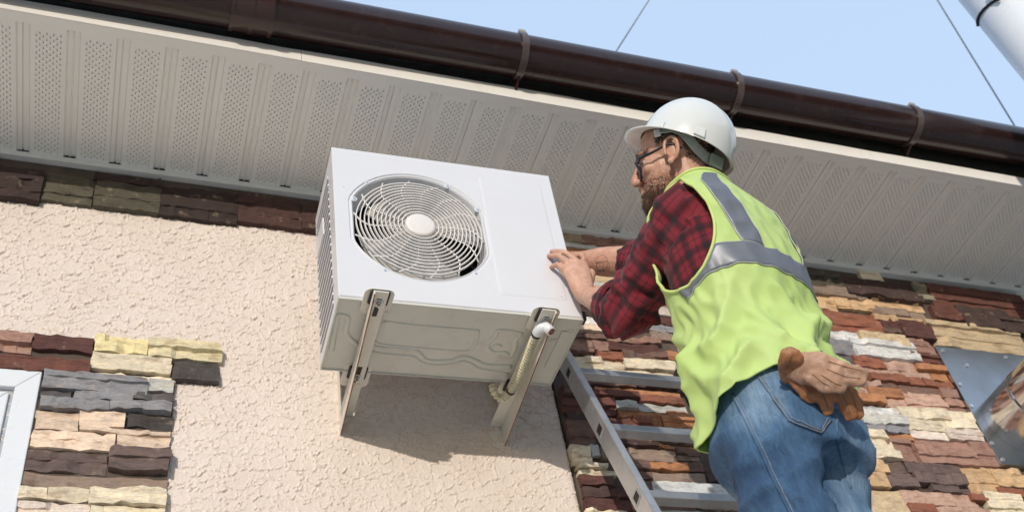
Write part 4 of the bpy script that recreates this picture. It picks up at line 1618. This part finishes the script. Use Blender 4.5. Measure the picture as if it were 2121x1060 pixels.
def in_beard(p):
    x, y, z_ = p
    if x < .0 or z_ < -.140:
        return False
    edge = brng.gauss(0, .006)
    if x > .082:                       # round the mouth
        return z_ < -.044 + edge * .3 and not (-.0685 < z_ < -.0535 and abs(y) < .021 and x > .093)
    return z_ < -.050 - .10 * (.082 - x) + edge and (abs(y) > .02 or z_ < -.06)


def in_hair(p):
    x, y, z_ = p
    ear = abs(x + .006) < .030 and abs(z_ - .002) < .040
    if ear:
        return False
    e = brng.gauss(0, .004)
    if x > -.03:
        return z_ > .034 + e and x < .032
    return z_ > -.028 + (x + .03) * .25 + e


strands('beard', in_beard, 8500, lambda p: .004 + .0105 * max(0, min(1, (-p[2] - .055) / .055)) * max(.15, min(1, (p[0] - .005) / .06)), .00055, 'beard', (.10, 0, -.75), .5)
strands('stubble', lambda p: .0 < p[0] < .075 and -.055 < p[2] < -.012 - .5 * max(0, p[0] - .02) and abs(p[1]) > .03, 1300, lambda p: .0022, .0004, 'beard', (.10, 0, -.75), .3)
strands('hair', in_hair, 16000, lambda p: .003 + .008 * max(0, min(1, (p[2] + .01) / .05)), .0006, 'hair', (-.35, 0, -.7), .45)
strands('eyebrow', lambda p: .026 < p[2] < .036 and p[0] > .055 and abs(p[1]) > .012, 500, lambda p: .007, .0005, 'hair', (-.1, 0, .1), .3)
for s in (-1, 1):
    e = MB()
    ellipsoid(e, (.0715, .031 * s, .010), (.0120, .0120, .0110), HM, 16, 10)
    eo = e.obj('eye', M['eyewhite'], person, smooth=True)
    e = MB()
    ellipsoid(e, (.0800, .0325 * s, .009), (.0042, .0058, .0058), HM, 12, 8)
    e.obj('iris', M['hair'], eo, smooth=True)

# glasses ----------------------------------------------------------
gl = MB()
GLR = RM(141, 3, -21)
GM = xf(GLR, HC)
for s in (-1, 1):
    cx_, cy_, cz_ = .100, .033 * s, -.002
    pts = [GM @ Vector((cx_ - .010 * abs(math.cos(a)) * (1 if math.cos(a) * s > 0 else .2), cy_ + .029 * math.cos(a), cz_ + .026 * math.sin(a))) for a in np.linspace(0, 2 * math.pi, 30, endpoint=False)]
    gl.tube(pts, .0034, 8, closed=True)
    gl.tube([GM @ Vector((.092, .060 * s, .010)), GM @ Vector((.083, .074 * s, .012)), GM @ Vector((.05, .080 * s, .013)), GM @ Vector((0, .086 * s, .018)), GM @ Vector((-.018, .085 * s, .010)), GM @ Vector((-.03, .082 * s, -.006))],
            [.0040, .0042, .0036, .0032, .0030, .0026], 8)
gl.tube([GM @ Vector((.104, .008, .004)), GM @ Vector((.108, 0, .007)), GM @ Vector((.104, -.008, .004))], .0022, 8)
glo = gl.obj('glasses', M['glassframe'], person, smooth=True)
for s in (-1, 1):
    ln_ = MB()
    ellipsoid(ln_, (.0975, .033 * s, -.002), (.0012, .0282, .0252), GM, 20, 8)
    ln_.obj('lens', M['lens'], glo, smooth=True)

# hard hat ---------------------------------------------------------
HH = Vector((1.764, -1.034, 3.133))
HT = xf(RM(158, 37, -23), HH)
hat = MB()
NA = 96
rings = []
for i, ph in enumerate(np.linspace(0, math.pi / 2 - .03, 26)):
    ring = []
    for k in range(NA):
        t = 2 * math.pi * k / NA
        c, s = math.cos(t), math.sin(t)
        cp_, sp_ = math.cos(ph) ** .92, math.sin(ph)
        ax_, by_ = .130, .110
        x, y, z_ = ax_ * c * cp_, by_ * s * cp_, .148 * sp_
        rid = 0
        if ph > .25:
            rid = .0035 * math.exp(-((y) / .017) ** 6) + .0025 * math.exp(-((abs(y) - .050) / .009) ** 4) * min(1, (ph - .25) / .3)
        k2 = 1 + rid / max(.02, math.sqrt(x * x + y * y + z_ * z_))
        ring.append((x * k2, y * k2, z_ * k2))
    rings.append(ring)
rim = []
for f, dz in ((1.0, -.004), (.55, -.0015)):
    ring = []
    for k in range(NA):
        t = 2 * math.pi * k / NA
        c, s = math.cos(t), math.sin(t)
        br_e = .034 * max(0, c) ** 1.6 + .006
        if c < -.3:
            br_e += .004
        r_ = 1
        x, y = .130 * c, .110 * s
        l_ = math.hypot(x, y)
        g_ = (l_ + br_e * f) / l_
        ring.append((x * g_, y * g_, dz - (.010 * max(0, c) ** 2) * f))
    rim.append(ring)
hat.loft([rim[0], rim[1]] + rings, cap=False)
hat.f.append(tuple(range(len(hat.v) - NA, len(hat.v))))
hat.v = [tuple(HT @ Vector(p)) for p in hat.v]
hato = autosmooth(hat.obj('hard_hat', M['helmet'], person), 60)
so_ = hato.modifiers.new('shell', 'SOLIDIFY')
so_.thickness = .0032
so_.offset = -1
for t, ph, (w1, h1, d1) in ((math.radians(112), .10, (.016, .014, .009)), (math.radians(66), .06, (.006, .010, .007)), (math.radians(-112), .10, (.016, .014, .009))):
    c, s = math.cos(t), math.sin(t)
    p = Vector((.130 * c * math.cos(ph), .110 * s * math.cos(ph), .148 * math.sin(ph)))
    nn = Vector((c / .130, s / .110, .4)).normalized()
    up_ = (Vector((0, 0, 1)) - nn * nn.z).normalized()
    sd_ = up_.cross(nn)
    L3 = Matrix((sd_, nn, up_)).transposed().to_4x4()
    L3.translation = p
    mx_ = HT @ L3
    bb = MB()
    bb.hexa([tuple(mx_ @ Vector(q)) for q in ((-w1, -.004, -h1), (w1, -.004, -h1), (w1, d1, -h1), (-w1, d1, -h1), (-w1 * .7, -.004, h1), (w1 * .7, -.004, h1), (w1 * .7, d1 * .35, h1), (-w1 * .7, d1 * .35, h1))])
    bb.obj('slot_boss', M['helmet'], hato, bevel=.002)


def ribbon(name, pts, nrm, wd, th, mat, parent, smooth=True):
    """flat band through pts; nrm(i) the outward side, wd half width"""
    rings = []
    for i, p in enumerate(pts):
        t = (pts[min(i + 1, len(pts) - 1)] - pts[max(i - 1, 0)]).normalized()
        nn = nrm[i]
        nn = (nn - t * nn.dot(t)).normalized()
        b = t.cross(nn)
        h = wd[i] if isinstance(wd, (list, tuple)) else wd
        rings.append([p - b * h, p + b * h, p + b * h + nn * th, p - b * h + nn * th])
    o = MB().loft(rings).obj(name, M[mat], parent)
    return autosmooth(o, 40) if smooth else o


# harness: a band from the temple behind the ear to the nape, and its far half
spx = [(1366, 274, .5), (1392, 268, 1), (1412, 274, 1), (1428, 290, 1), (1444, 309, 1), (1460, 325, 1), (1478, 337, 1), (1496, 344, 1)]
sp3, sn3 = [], []
for u, v, k in spx:
    d = Vector(ray(u, v)).normalized()
    h = bvh_body.ray_cast(Vector(CC), d)[0]
    if h is None or (h - HC).length > .17:
        h = Vector(CC) + d * ((HC - Vector(CC)).dot(d) + .01)
    p = h - d * .012
    sp3.append(p)
    sn3.append((p - (HC + Vector((0, 0, .02)))).normalized())
ribbon('harness_band', sp3, sn3, [.006, .011, .014, .015, .015, .0155, .0155, .014], .0025, 'strap', hato)
ra_, rb_ = sp3[5].lerp(sp3[6], .3), sp3[7]
rt = (rb_ - ra_).normalized()
rn = sn3[6]
rn = (rn - rt * rn.dot(rt)).normalized()
rbv = rt.cross(rn)
L3 = Matrix((rt, rbv, rn)).transposed().to_4x4()
L3.translation = ra_.lerp(rb_, .5) + rn * .003
MB().box((-.021, -.017, 0), (.021, .017, .006), L3).obj('ratchet', M['strapgreen'], hato, bevel=.002)
for q in range(7):
    MB().box((-.016 + q * .005, -.011, .0062), (-.0135 + q * .005, .011, .0078), L3).obj('ratchet_rib', M['strap'], hato)
cpv = sp3[0] + (sp3[0] - sp3[1]).normalized() * .006
L4 = Matrix((HR @ Vector((1, 0, 0)), HR @ Vector((0, 1, 0)), HR @ Vector((0, 0, 1)))).transposed().to_4x4()
L4.translation = cpv
MB().box((-.009, -.002, -.013), (.009, .005, .010), L4).obj('harness_clip', M['helmet'], hato, bevel=.003)

# shirt --------------------------------------------------------------
shirt = MB()
tr2 = []
for z_ in np.linspace(2.36, 2.985, 26):
    tr2.append([torso_pt(t, z_, -.006) for t in np.linspace(0, 2 * math.pi, 40, endpoint=False)])
shirt.loft(tr2)
arms = []
for S_, E_2, W_, cuff in ((SL, EL, WL, .30), (SR, ER, WR, .22)):
    sd_ = (E_2 - S_).cross(W_ - E_2).normalized()
    ax_ = (E_2 - S_)
    f1 = W_ - E_2
    ins_ = torso_pt(0, 2.80) * 0 + Vector((1.80, -.975, 2.845))
    limb(shirt, [(S_.lerp(ins_, .55), .085, .095), (S_, .080, .088), (S_ + ax_ * .35, .080, .086), (S_ + ax_ * .7, .074, .078), (E_2, .072, .074), (E_2 + f1 * .14, .070, .071), (E_2 + f1 * cuff, .061, .062)], sd_, 28, 5)
    arms.append((S_, E_2, E_2 + f1 * cuff))
shme = remesh(shirt, .0055, 5, .5)
co, no = getco(shme), getno(shme)
uv = np.zeros((len(co), 3))
disp = np.zeros(len(co))
for i, p in enumerate(co):
    P_ = Vector(p)
    best = None
    for ai, (S_, E_2, C_) in enumerate(arms):
        for (a, b, s_off) in ((S_, E_2, 0), (E_2, C_, (E_2 - S_).length)):
            d = b - a
            t = max(0, min(1, (P_ - a).dot(d) / d.length_squared))
            r_ = (P_ - (a + d * t)).length
            if best is None or r_ < best[0]:
                best = (r_, ai, s_off + d.length * t, a, d, t)
    r_, ai, s_, a, d, t = best
    ctr = torso_pt(0, max(2.3, min(2.95, p[2])), -10) * 0
    zc = max(2.27, min(2.98, p[2]))
    cx_, cy_ = np.interp(zc, TRa[:, 0], TRa[:, 1]), np.interp(zc, TRa[:, 0], TRa[:, 2])
    if r_ < .112 and not (t == 0 and s_ == 0 and r_ > .095):
        dn = d.normalized()
        ref = (Vector((0, 0, 1)) - dn * dn.z).normalized()
        oth = dn.cross(ref)
        q = P_ - (a + d * t)
        ang = math.atan2(q.dot(oth), q.dot(ref))
        uv[i] = (s_, ang * .062, 0)
        L_ = (E_2 - S_).length
        el_ = math.exp(-((s_ - .31) / .075) ** 2)
        w1 = math.sin(s_ * 95 + 2.0 * math.sin(ang * 1.0 + ai) + ang * 1.2)
        w2 = mn.noise(Vector((s_ * 26, ang * 1.3, 3.1 + ai)))
        disp[i] = .0060 * el_ * w1 + (.010 + .010 * el_) * w2 + .006 * mn.noise(Vector((s_ * 60, ang * 2.6, 9))) - .002
    else:
        th = math.atan2(p[1] - cy_, p[0] - cx_)
        uv[i] = (p[2], th * .17, 0)
        disp[i] = .003 * mn.noise(Vector(p) * 14)
setco(shme, co + no * disp[:, None])
at_ = shme.attributes.new('cloth', 'FLOAT_VECTOR', 'POINT')
at_.data.foreach_set('vector', uv.ravel())
sho = link('shirt', shme, M['plaid'], person)
for n_, (S_, E_2, C_) in enumerate(arms):      # rolled cuffs
    d = (C_ - E_2).normalized()
    sd_ = d.cross(Vector((0, 0, 1))).normalized()
    up_ = d.cross(sd_)
    for q, (o_, rr, w_) in enumerate(((.000, .063, .017), (-.028, .069, .016))):
        ring = []
        for k in range(40):
            a = 2 * math.pi * k / 40
            jj = 1 + .03 * math.sin(3 * a + q * 2) + .025 * mn.noise(Vector((math.cos(a) * 2, math.sin(a) * 2, q + n_ * 7)))
            tilt = .010 * math.sin(a + .8)
            ring.append(C_ + d * (o_ + tilt) + (sd_ * math.cos(a) + up_ * math.sin(a)) * rr * jj)
        mb = MB()
        rr_ = []
        for k in range(40):
            c = ring[k]
            rad_ = (c - (C_ + d * o_)).normalized()
            rr_.append([c + d * w_ * math.cos(b) + rad_ * .0068 * math.sin(b) for b in np.linspace(0, 2 * math.pi, 12, endpoint=False)])
        mb.loft(rr_, closed=True)
        cu = mb.obj('rolled_cuff', M['plaid'], sho, smooth=True)
        at2 = cu.data.attributes.new('cloth', 'FLOAT_VECTOR', 'POINT')
        at2.data.foreach_set('vector', np.array([(b_ * .0105 + q * .03, k * .0092, 0) for k in range(40) for b_ in range(12)], float).ravel())

# vest ---------------------------------------------------------------
NTH, NZ = 200, 150
thv = np.linspace(math.radians(4), math.radians(356), NTH)


def hem(th):
    return 2.350 - .018 * math.cos(th - .5) - .052 * max(0, math.cos(th - .62)) ** 2


def vest_off(th, z):
    low = max(0, min(1, (2.66 - z) / .26))
    w1 = mn.noise(Vector((math.cos(th) * 1.5, math.sin(th) * 1.5, z * 2.6)))
    fold = w1 * .030 * low
    q = th * 3.1 + z * 10 + 1.8 * mn.noise(Vector((th * 1.1, z * 4, 2)))
    f2 = (abs(math.sin(q)) ** .65 - .6) * -.040 * low * (.45 + .9 * max(0, mn.noise(Vector((th * .9, z * 3, 11))) + .45))
    q2 = th * 2.0 - z * 15 + 2.2 * mn.noise(Vector((th * 1.5, z * 4, 9)))
    f3 = (abs(math.sin(q2)) - .6) * -.038 * min(1, low * 2 + .10) * (.4 + .6 * max(0, mn.noise(Vector((th * 1.3, z * 5, 4))) + .4))
    f4 = (abs(mn.noise(Vector((th * 4 + z * 9, z * 12 - th * 2, 7.7)))) - .2) * -.017 * min(1, max(0, (2.96 - z) / .15))
    sag = .006 * math.exp(-((z - 2.44) / .07) ** 2)
    hold = 1 - .75 * math.exp(-((z - 2.668) / .035) ** 2)          # the stiff tape keeps the cloth flat
    return .012 + .015 * low ** 1.6 + (fold + f2 + f3 + f4) * hold + sag


def vest_pt(th, z, extra=0.0):
    return torso_pt(th, z, vest_off(th, z) + extra)


def arm_hole(th, z):
    v = 0
    for c in (math.pi / 2, 3 * math.pi / 2):
        sg = 1 if c < 3 else -1
        s = (th - c) * .155 * sg
        v = max(v, 1 - ((s - .006) / .116) ** 2 - ((z - 2.805) / .158) ** 2)
    return v


vm = MB()
for j in range(NZ):
    q = j / (NZ - 1)
    for i in range(NTH):
        z0_ = hem(thv[i])
        zt_ = 2.987
        z_ = z0_ + (zt_ - z0_) * q
        vm.v.append(tuple(vest_pt(thv[i], z_)))
for j in range(NZ - 1):
    for i in range(NTH - 1):
        z0_ = hem(thv[i])
        z_ = z0_ + (2.987 - z0_) * (j + .5) / (NZ - 1)
        if arm_hole((thv[i] + thv[i + 1]) / 2, z_) <= 0:
            a = j * NTH + i
            vm.f.append((a, a + 1, a + NTH + 1, a + NTH))
vesto = vm.obj('vest', M['vest'], person, smooth=True)
me_ = vesto.data
bm = bmesh.new()
bm.from_mesh(me_)
bmesh.ops.delete(bm, geom=[v for v in bm.verts if not v.link_faces], context='VERTS')
bmesh.ops.recalc_face_normals(bm, faces=bm.faces)
bm.to_mesh(me_)
bm.free()
sm_ = vesto.modifiers.new('smooth', 'SMOOTH')
sm_.factor = .5
sm_.iterations = 2
so_ = vesto.modifiers.new('cloth', 'SOLIDIFY')
so_.thickness = .0016
so_.offset = 1
for c in (math.pi / 2, 3 * math.pi / 2):           # piping round the armholes, neck and hem
    sg = 1 if c < 3 else -1
    pts = [vest_pt(c + (.006 + .118 * math.cos(a)) / .155 * sg, 2.805 + .161 * math.sin(a), .0035) for a in np.linspace(0, 2 * math.pi, 72, endpoint=False)]
    mb = MB().tube(pts, .0040, 8, closed=True)
    mb.obj('armhole_binding', M['piping'], vesto, smooth=True)
mb = MB().tube([vest_pt(t, 2.986, .0025) for t in thv[::3]], .0042, 8)
mb.obj('neck_binding', M['piping'], vesto, smooth=True)
mb = MB().tube([vest_pt(t, hem(t), .001) for t in thv[::2]], .0026, 8)
mb.obj('hem_binding', M['vest'], vesto, smooth=True)


def tape(name, path, half):
    """band on the vest: path = list of (th, z) and the local across direction"""
    P_ = [vest_pt(t, z_, .0035) for t, z_ in path]
    N_ = []
    for t, z_ in path:
        a = vest_pt(t + .02, z_) - vest_pt(t - .02, z_)
        b = vest_pt(t, z_ + .008) - vest_pt(t, z_ - .008)
        N_.append(a.cross(b).normalized())
    nC = 9
    mb = MB()
    keep = []
    for i, (t, z_) in enumerate(path):
        t2, z2 = path[min(i + 1, len(path) - 1)]
        t1, z1 = path[max(i - 1, 0)]
        dt, dz = (t2 - t1) * .165, z2 - z1
        l_ = math.hypot(dt, dz)
        ct, cz = -dz / l_ / .165, dt / l_
        for f in np.linspace(-1, 1, nC):
            tt_, zz_ = t + ct * half * f, min(2.985, z_ + cz * half * f)
            mb.v.append(tuple(vest_pt(tt_, zz_, .0042)))
            keep.append(arm_hole(tt_, zz_) <= 0.02)
    for i in range(len(path) - 1):
        for k in range(nC - 1):
            a = i * nC + k
            q = (a, a + 1, a + nC + 1, a + nC)
            if all(keep[x_] for x_ in q):
                mb.f.append(q)
    o = mb.obj(name, M['reflective'], vesto, smooth=True)
    s_ = o.modifiers.new('cloth', 'SOLIDIFY')
    s_.thickness = .0012
    s_.offset = 0
    for e in (0, nC - 1):
        runs, cur = [], []
        for i in range(len(path)):
            if keep[i * nC + e]:
                cur.append(mb.v[i * nC + e])
            else:
                runs.append(cur)
                cur = []
        runs.append(cur)
        seg = max(runs, key=len)
        if len(seg) > 3:
            MB().tube(seg, .0014, 6).obj('tape_edging', M['tapeedge'], o, smooth=True)
    return o


tape('reflective_band', [(t, 2.668 - .05 * max(0, math.radians(118) - t) ** 2 - .0 * t) for t in np.linspace(math.radians(78), math.radians(285), 90)], .031)
tape('reflective_strip', [(math.radians(157 - 9 * q), 2.700 + (2.962 - 2.700) * q) for q in np.linspace(0, 1, 40)], .027)
tape('reflective_strip', [(math.radians(216 + 6 * q), 2.700 + (2.962 - 2.700) * q) for q in np.linspace(0, 1, 40)], .027)

# jeans ----------------------------------------------------------------
jn = MB()
jr = []
for z_, of in ((2.17, -.002), (2.22, .006), (2.27, .012), (2.33, .006), (2.39, .002), (2.42, .000)):
    jr.append([torso_pt(t, max(z_, 2.26), of) - Vector((0, 0, max(0, 2.26 - z_))) for t in np.linspace(0, 2 * math.pi, 40, endpoint=False)])
jn.loft(jr)
for H_, K_, A_3 in ((HLj, KL, AL), (HRj, KRr, AR)):
    H2 = H_ + Vector((0, 0, -.02))
    limb(jn, [(H2 + Vector((0, 0, .05)), .104, .100), (H2 - Vector((0, 0, .08)), .104, .100), (H2.lerp(K_, .62), .090, .090), (K_, .075, .078), (K_.lerp(A_3, .4), .074, .074), (A_3 + Vector((0, 0, -.03)), .066, .068)], (1, 0, 0), 30, 5)
jme = remesh(jn, .0068, 6, .5)
co, no = getco(jme), getno(jme)
d1 = np.array([mn.noise(Vector((p[0] * 9 + p[2] * 5, p[1] * 9, p[2] * 15))) for p in co])
d2 = np.array([abs(mn.noise(Vector((p[0] * 5 - p[2] * 7, p[1] * 6 + p[2] * 3, p[2] * 9 + 4)))) for p in co])
d3 = np.array([-abs(math.sin(p[2] * 38 + p[0] * 26 - p[1] * 20 + 2.5 * mn.noise(Vector(p) * 5))) ** .7 * max(0, mn.noise(Vector(p) * 6) + .35) for p in co])
amp = np.clip((2.36 - co[:, 2]) / .1, .15, 1)
setco(jme, co + no * ((d1 * .012 - d2 * .030 + .008 + d3 * .015) * amp)[:, None])
jo = link('jeans', jme, M['denim'], person)
bvj = BVHTree.FromPolygons([tuple(v.co) for v in jme.vertices], [tuple(p.vertices) for p in jme.polygons])


def on_jeans(u, v, off=.0):
    h = bvj.ray_cast(Vector(CC), Vector(ray(u, v)).normalized())
    return None if h[0] is None else (h[0] + h[1] * off, h[1])


def jeans_line(name, px, r, off, mat='stitch', parent=jo, n=6):
    pts = []
    for (a, b) in zip(px[:-1], px[1:]):
        for k in range(n):
            q = k / n
            h = on_jeans(a[0] + (b[0] - a[0]) * q, a[1] + (b[1] - a[1]) * q, off)
            if h:
                pts.append(h[0])
    h = on_jeans(px[-1][0], px[-1][1], off)
    if h:
        pts.append(h[0])
    if len(pts) > 2:
        return MB().tube(pts, r, 6).obj(name, M[mat], parent, smooth=True)


jeans_line('side_seam', [(1517, 815), (1545, 868), (1575, 930), (1600, 985), (1632, 1050), (1655, 1100), (1680, 1160)], .0048, -.0005, 'denim')
jeans_line('seam_stitch', [(1523, 815), (1551, 868), (1581, 930), (1606, 985), (1638, 1050), (1661, 1100), (1686, 1160)], .0008, .0010)
jeans_line('seat_seam', [(1728, 800), (1734, 850), (1733, 900), (1745, 950), (1762, 1010)], .0042, -.0005, 'denim')
# back pocket, a patch lying on the seat
pk = [(1570, 782), (1632, 872), (1700, 898), (1722, 872), (1706, 790)]
gr = []
for j in range(9):
    row = []
    for i in range(9):
        q, w_ = i / 8, j / 8
        top = Vector(pk[0]).lerp(Vector(pk[4]), q)
        if q < .5:
            bot = Vector(pk[1]).lerp(Vector(pk[2]), q / .5 * .93)
        else:
            bot = Vector(pk[2]).lerp(Vector(pk[3]), (q - .5) / .5)
        p2 = top.lerp(bot, w_)
        h = on_jeans(p2.x, p2.y, .0028)
        row.append(h[0] if h else (row[-1] if row else gr[-1][0]))
    gr.append(row)
pkm = MB()
pkm.v = [tuple(p) for r in gr for p in r]
pkm.f = [(j * 9 + i, j * 9 + i + 1, j * 9 + i + 10, j * 9 + i + 9) for j in range(8) for i in range(8)]
po = pkm.obj('back_pocket', M['denim'], jo, smooth=True)
so_ = po.modifiers.new('cloth', 'SOLIDIFY')
so_.thickness = .0025
so_.offset = 0
for off_px in ((3, -1), (9, -5)):
    jeans_line('pocket_stitch', [(pk[0][0] + off_px[0], pk[0][1]), (pk[1][0] + off_px[0], pk[1][1] + off_px[1]), (pk[2][0], pk[2][1] + off_px[1] - 2), (pk[3][0] - off_px[0], pk[3][1] + off_px[1])], .0009, .0046)
bl = MB()
rings = []
for t in np.linspace(0, 2 * math.pi, 80, endpoint=False):
    rings.append([torso_pt(t, 2.392, .006), torso_pt(t, 2.422, .004), torso_pt(t, 2.422, .009), torso_pt(t, 2.392, .011)])
bl.loft(rings, closed=True)
bl.obj('belt', M['belt'], jo)
for t in (math.radians(100), math.radians(140), math.radians(180), math.radians(222)):
    a, b_, c = torso_pt(t, 2.384, .013), torso_pt(t, 2.407, .015), torso_pt(t, 2.430, .011)
    ribbon('belt_loop', [a, b_, c], [(p - Vector((1.842, -.898, p.z))).normalized() for p in (a, b_, c)], .007, .0022, 'denim', jo)
# boots
for A_3 in (AL, AR):
    bt = MB()
    limb(bt, [(A_3 + Vector((0, -.01, .05)), .050, .052), (A_3 + Vector((0, -.01, -.01)), .048, .054), (A_3 + Vector((0, .0, -.055)), .048, .062)], (0, 1, 0), 20)
    limb(bt, [(A_3 + Vector((0, -.045, -.060)), .034, .038), (A_3 + Vector((0, .06, -.064)), .030, .044), (A_3 + Vector((0, .15, -.070)), .026, .044), (A_3 + Vector((0, .195, -.074)), .020, .036)], (1, 0, 0), 20)
    link('boot', remesh(bt, .006, 3), M['boot'], person)

# tattoo lines on the right forearm
ti_ = MB()
for cu_, cv_, ru, rv, a0, a1 in ((1247, 545, 12, 17, 0, 6.2), (1243, 552, 8, 10, 1, 5.5), (1256, 552, 7, 12, 2, 7.0), (1240, 538, 9, 7, 0, 4.0), (1252, 562, 10, 5, 3, 6.6)):
    pts = []
    for a in np.linspace(a0, a1, 18):
        h = bvh_body.ray_cast(Vector(CC), Vector(ray(cu_ + ru * math.cos(a), cv_ + rv * math.sin(a))).normalized())
        if h[0] is not None and (h[0] - (ER + WR) / 2).length < .2:
            pts.append(h[0] + h[1] * .0001)
    if len(pts) > 3:
        ti_.tube(pts, .0006, 5)
if ti_.v:
    ti_.obj('tattoo', M['ink'], bo, smooth=True)

# ------------------------------------------------------------------ work gloves in the back pocket
zg = on_jeans(1680, 800, 0)[0]
dg_ = (zg - Vector(CC)).dot(Vector(CR[2]))


def glove(label, mat, spec, palm_):
    mb = MB()
    limb(mb, [(at(u, v, dg_ - o), b, a * .8) for u, v, o, a, b in palm_], tuple(-CR[2]), 20)
    for f in spec:
        limb(mb, [(at(u, v, dg_ - o), r * 1.15, r * .45) for u, v, o, r in f], tuple(-CR[2]), 14)
    me = remesh(mb, .0034, 4)
    co, no = getco(me), getno(me)
    setco(me, co + no * (np.array([mn.noise(Vector(p) * 75) * .0016 - abs(mn.noise(Vector(p) * 38)) * .0048 + .001 for p in co]))[:, None])
    o = link('work_glove', me, M[mat])
    bv = BVHTree.FromPolygons([tuple(v.co) for v in me.vertices], [tuple(p.vertices) for p in me.polygons])
    for f in spec:                              # the seam down the back of each finger
        pts = []
        for (a, b_) in zip(f[:-1], f[1:]):
            for k in range(8):
                q = k / 8
                h = bv.ray_cast(Vector(CC), Vector(ray(a[0] + (b_[0] - a[0]) * q, a[1] + (b_[1] - a[1]) * q - 4)).normalized())
                if h[0] is not None:
                    pts.append(h[0] + h[1] * .0002)
        if len(pts) > 4:
            MB().tube(pts, .0010, 6).obj('seam', M['leatherseam'], o, smooth=True)
    return tag(o, label, 'glove', 'work gloves in the back pocket')


glove('pale leather work glove sticking out of the jeans pocket, fingers pointing right', 'leather2',
      [[(1715, 752, .075, .016), (1755, 764, .080, .0145), (1792, 773, .085, .0115)], [(1712, 768, .080, .016), (1752, 784, .085, .0145), (1786, 788, .088, .0115)],
       [(1700, 780, .080, .016), (1728, 797, .085, .0145), (1745, 803, .085, .0120)], [(1682, 778, .078, .016), (1705, 797, .083, .0145), (1718, 803, .083, .0120)]],
      [(1632, 762, .035, .018, .024), (1660, 762, .055, .020, .034), (1700, 766, .070, .019, .040)])
glove('tan leather work glove hanging fingers down from the jeans pocket', 'leather',
      [[(1640, 765, .035, .019), (1660, 795, .042, .019), (1682, 822, .046, .0175)], [(1690, 795, .045, .016), (1708, 828, .050, .0155), (1716, 852, .050, .013)],
       [(1735, 800, .045, .016), (1752, 835, .050, .016), (1762, 862, .050, .0135)], [(1752, 800, .035, .016), (1770, 835, .040, .0155), (1776, 862, .040, .0130)],
       [(1630, 768, .045, .018), (1638, 745, .068, .0245), (1642, 737, .072, .0235)]],
      [(1630, 772, .022, .018, .022), (1680, 785, .035, .019, .030), (1735, 800, .036, .018, .028)])
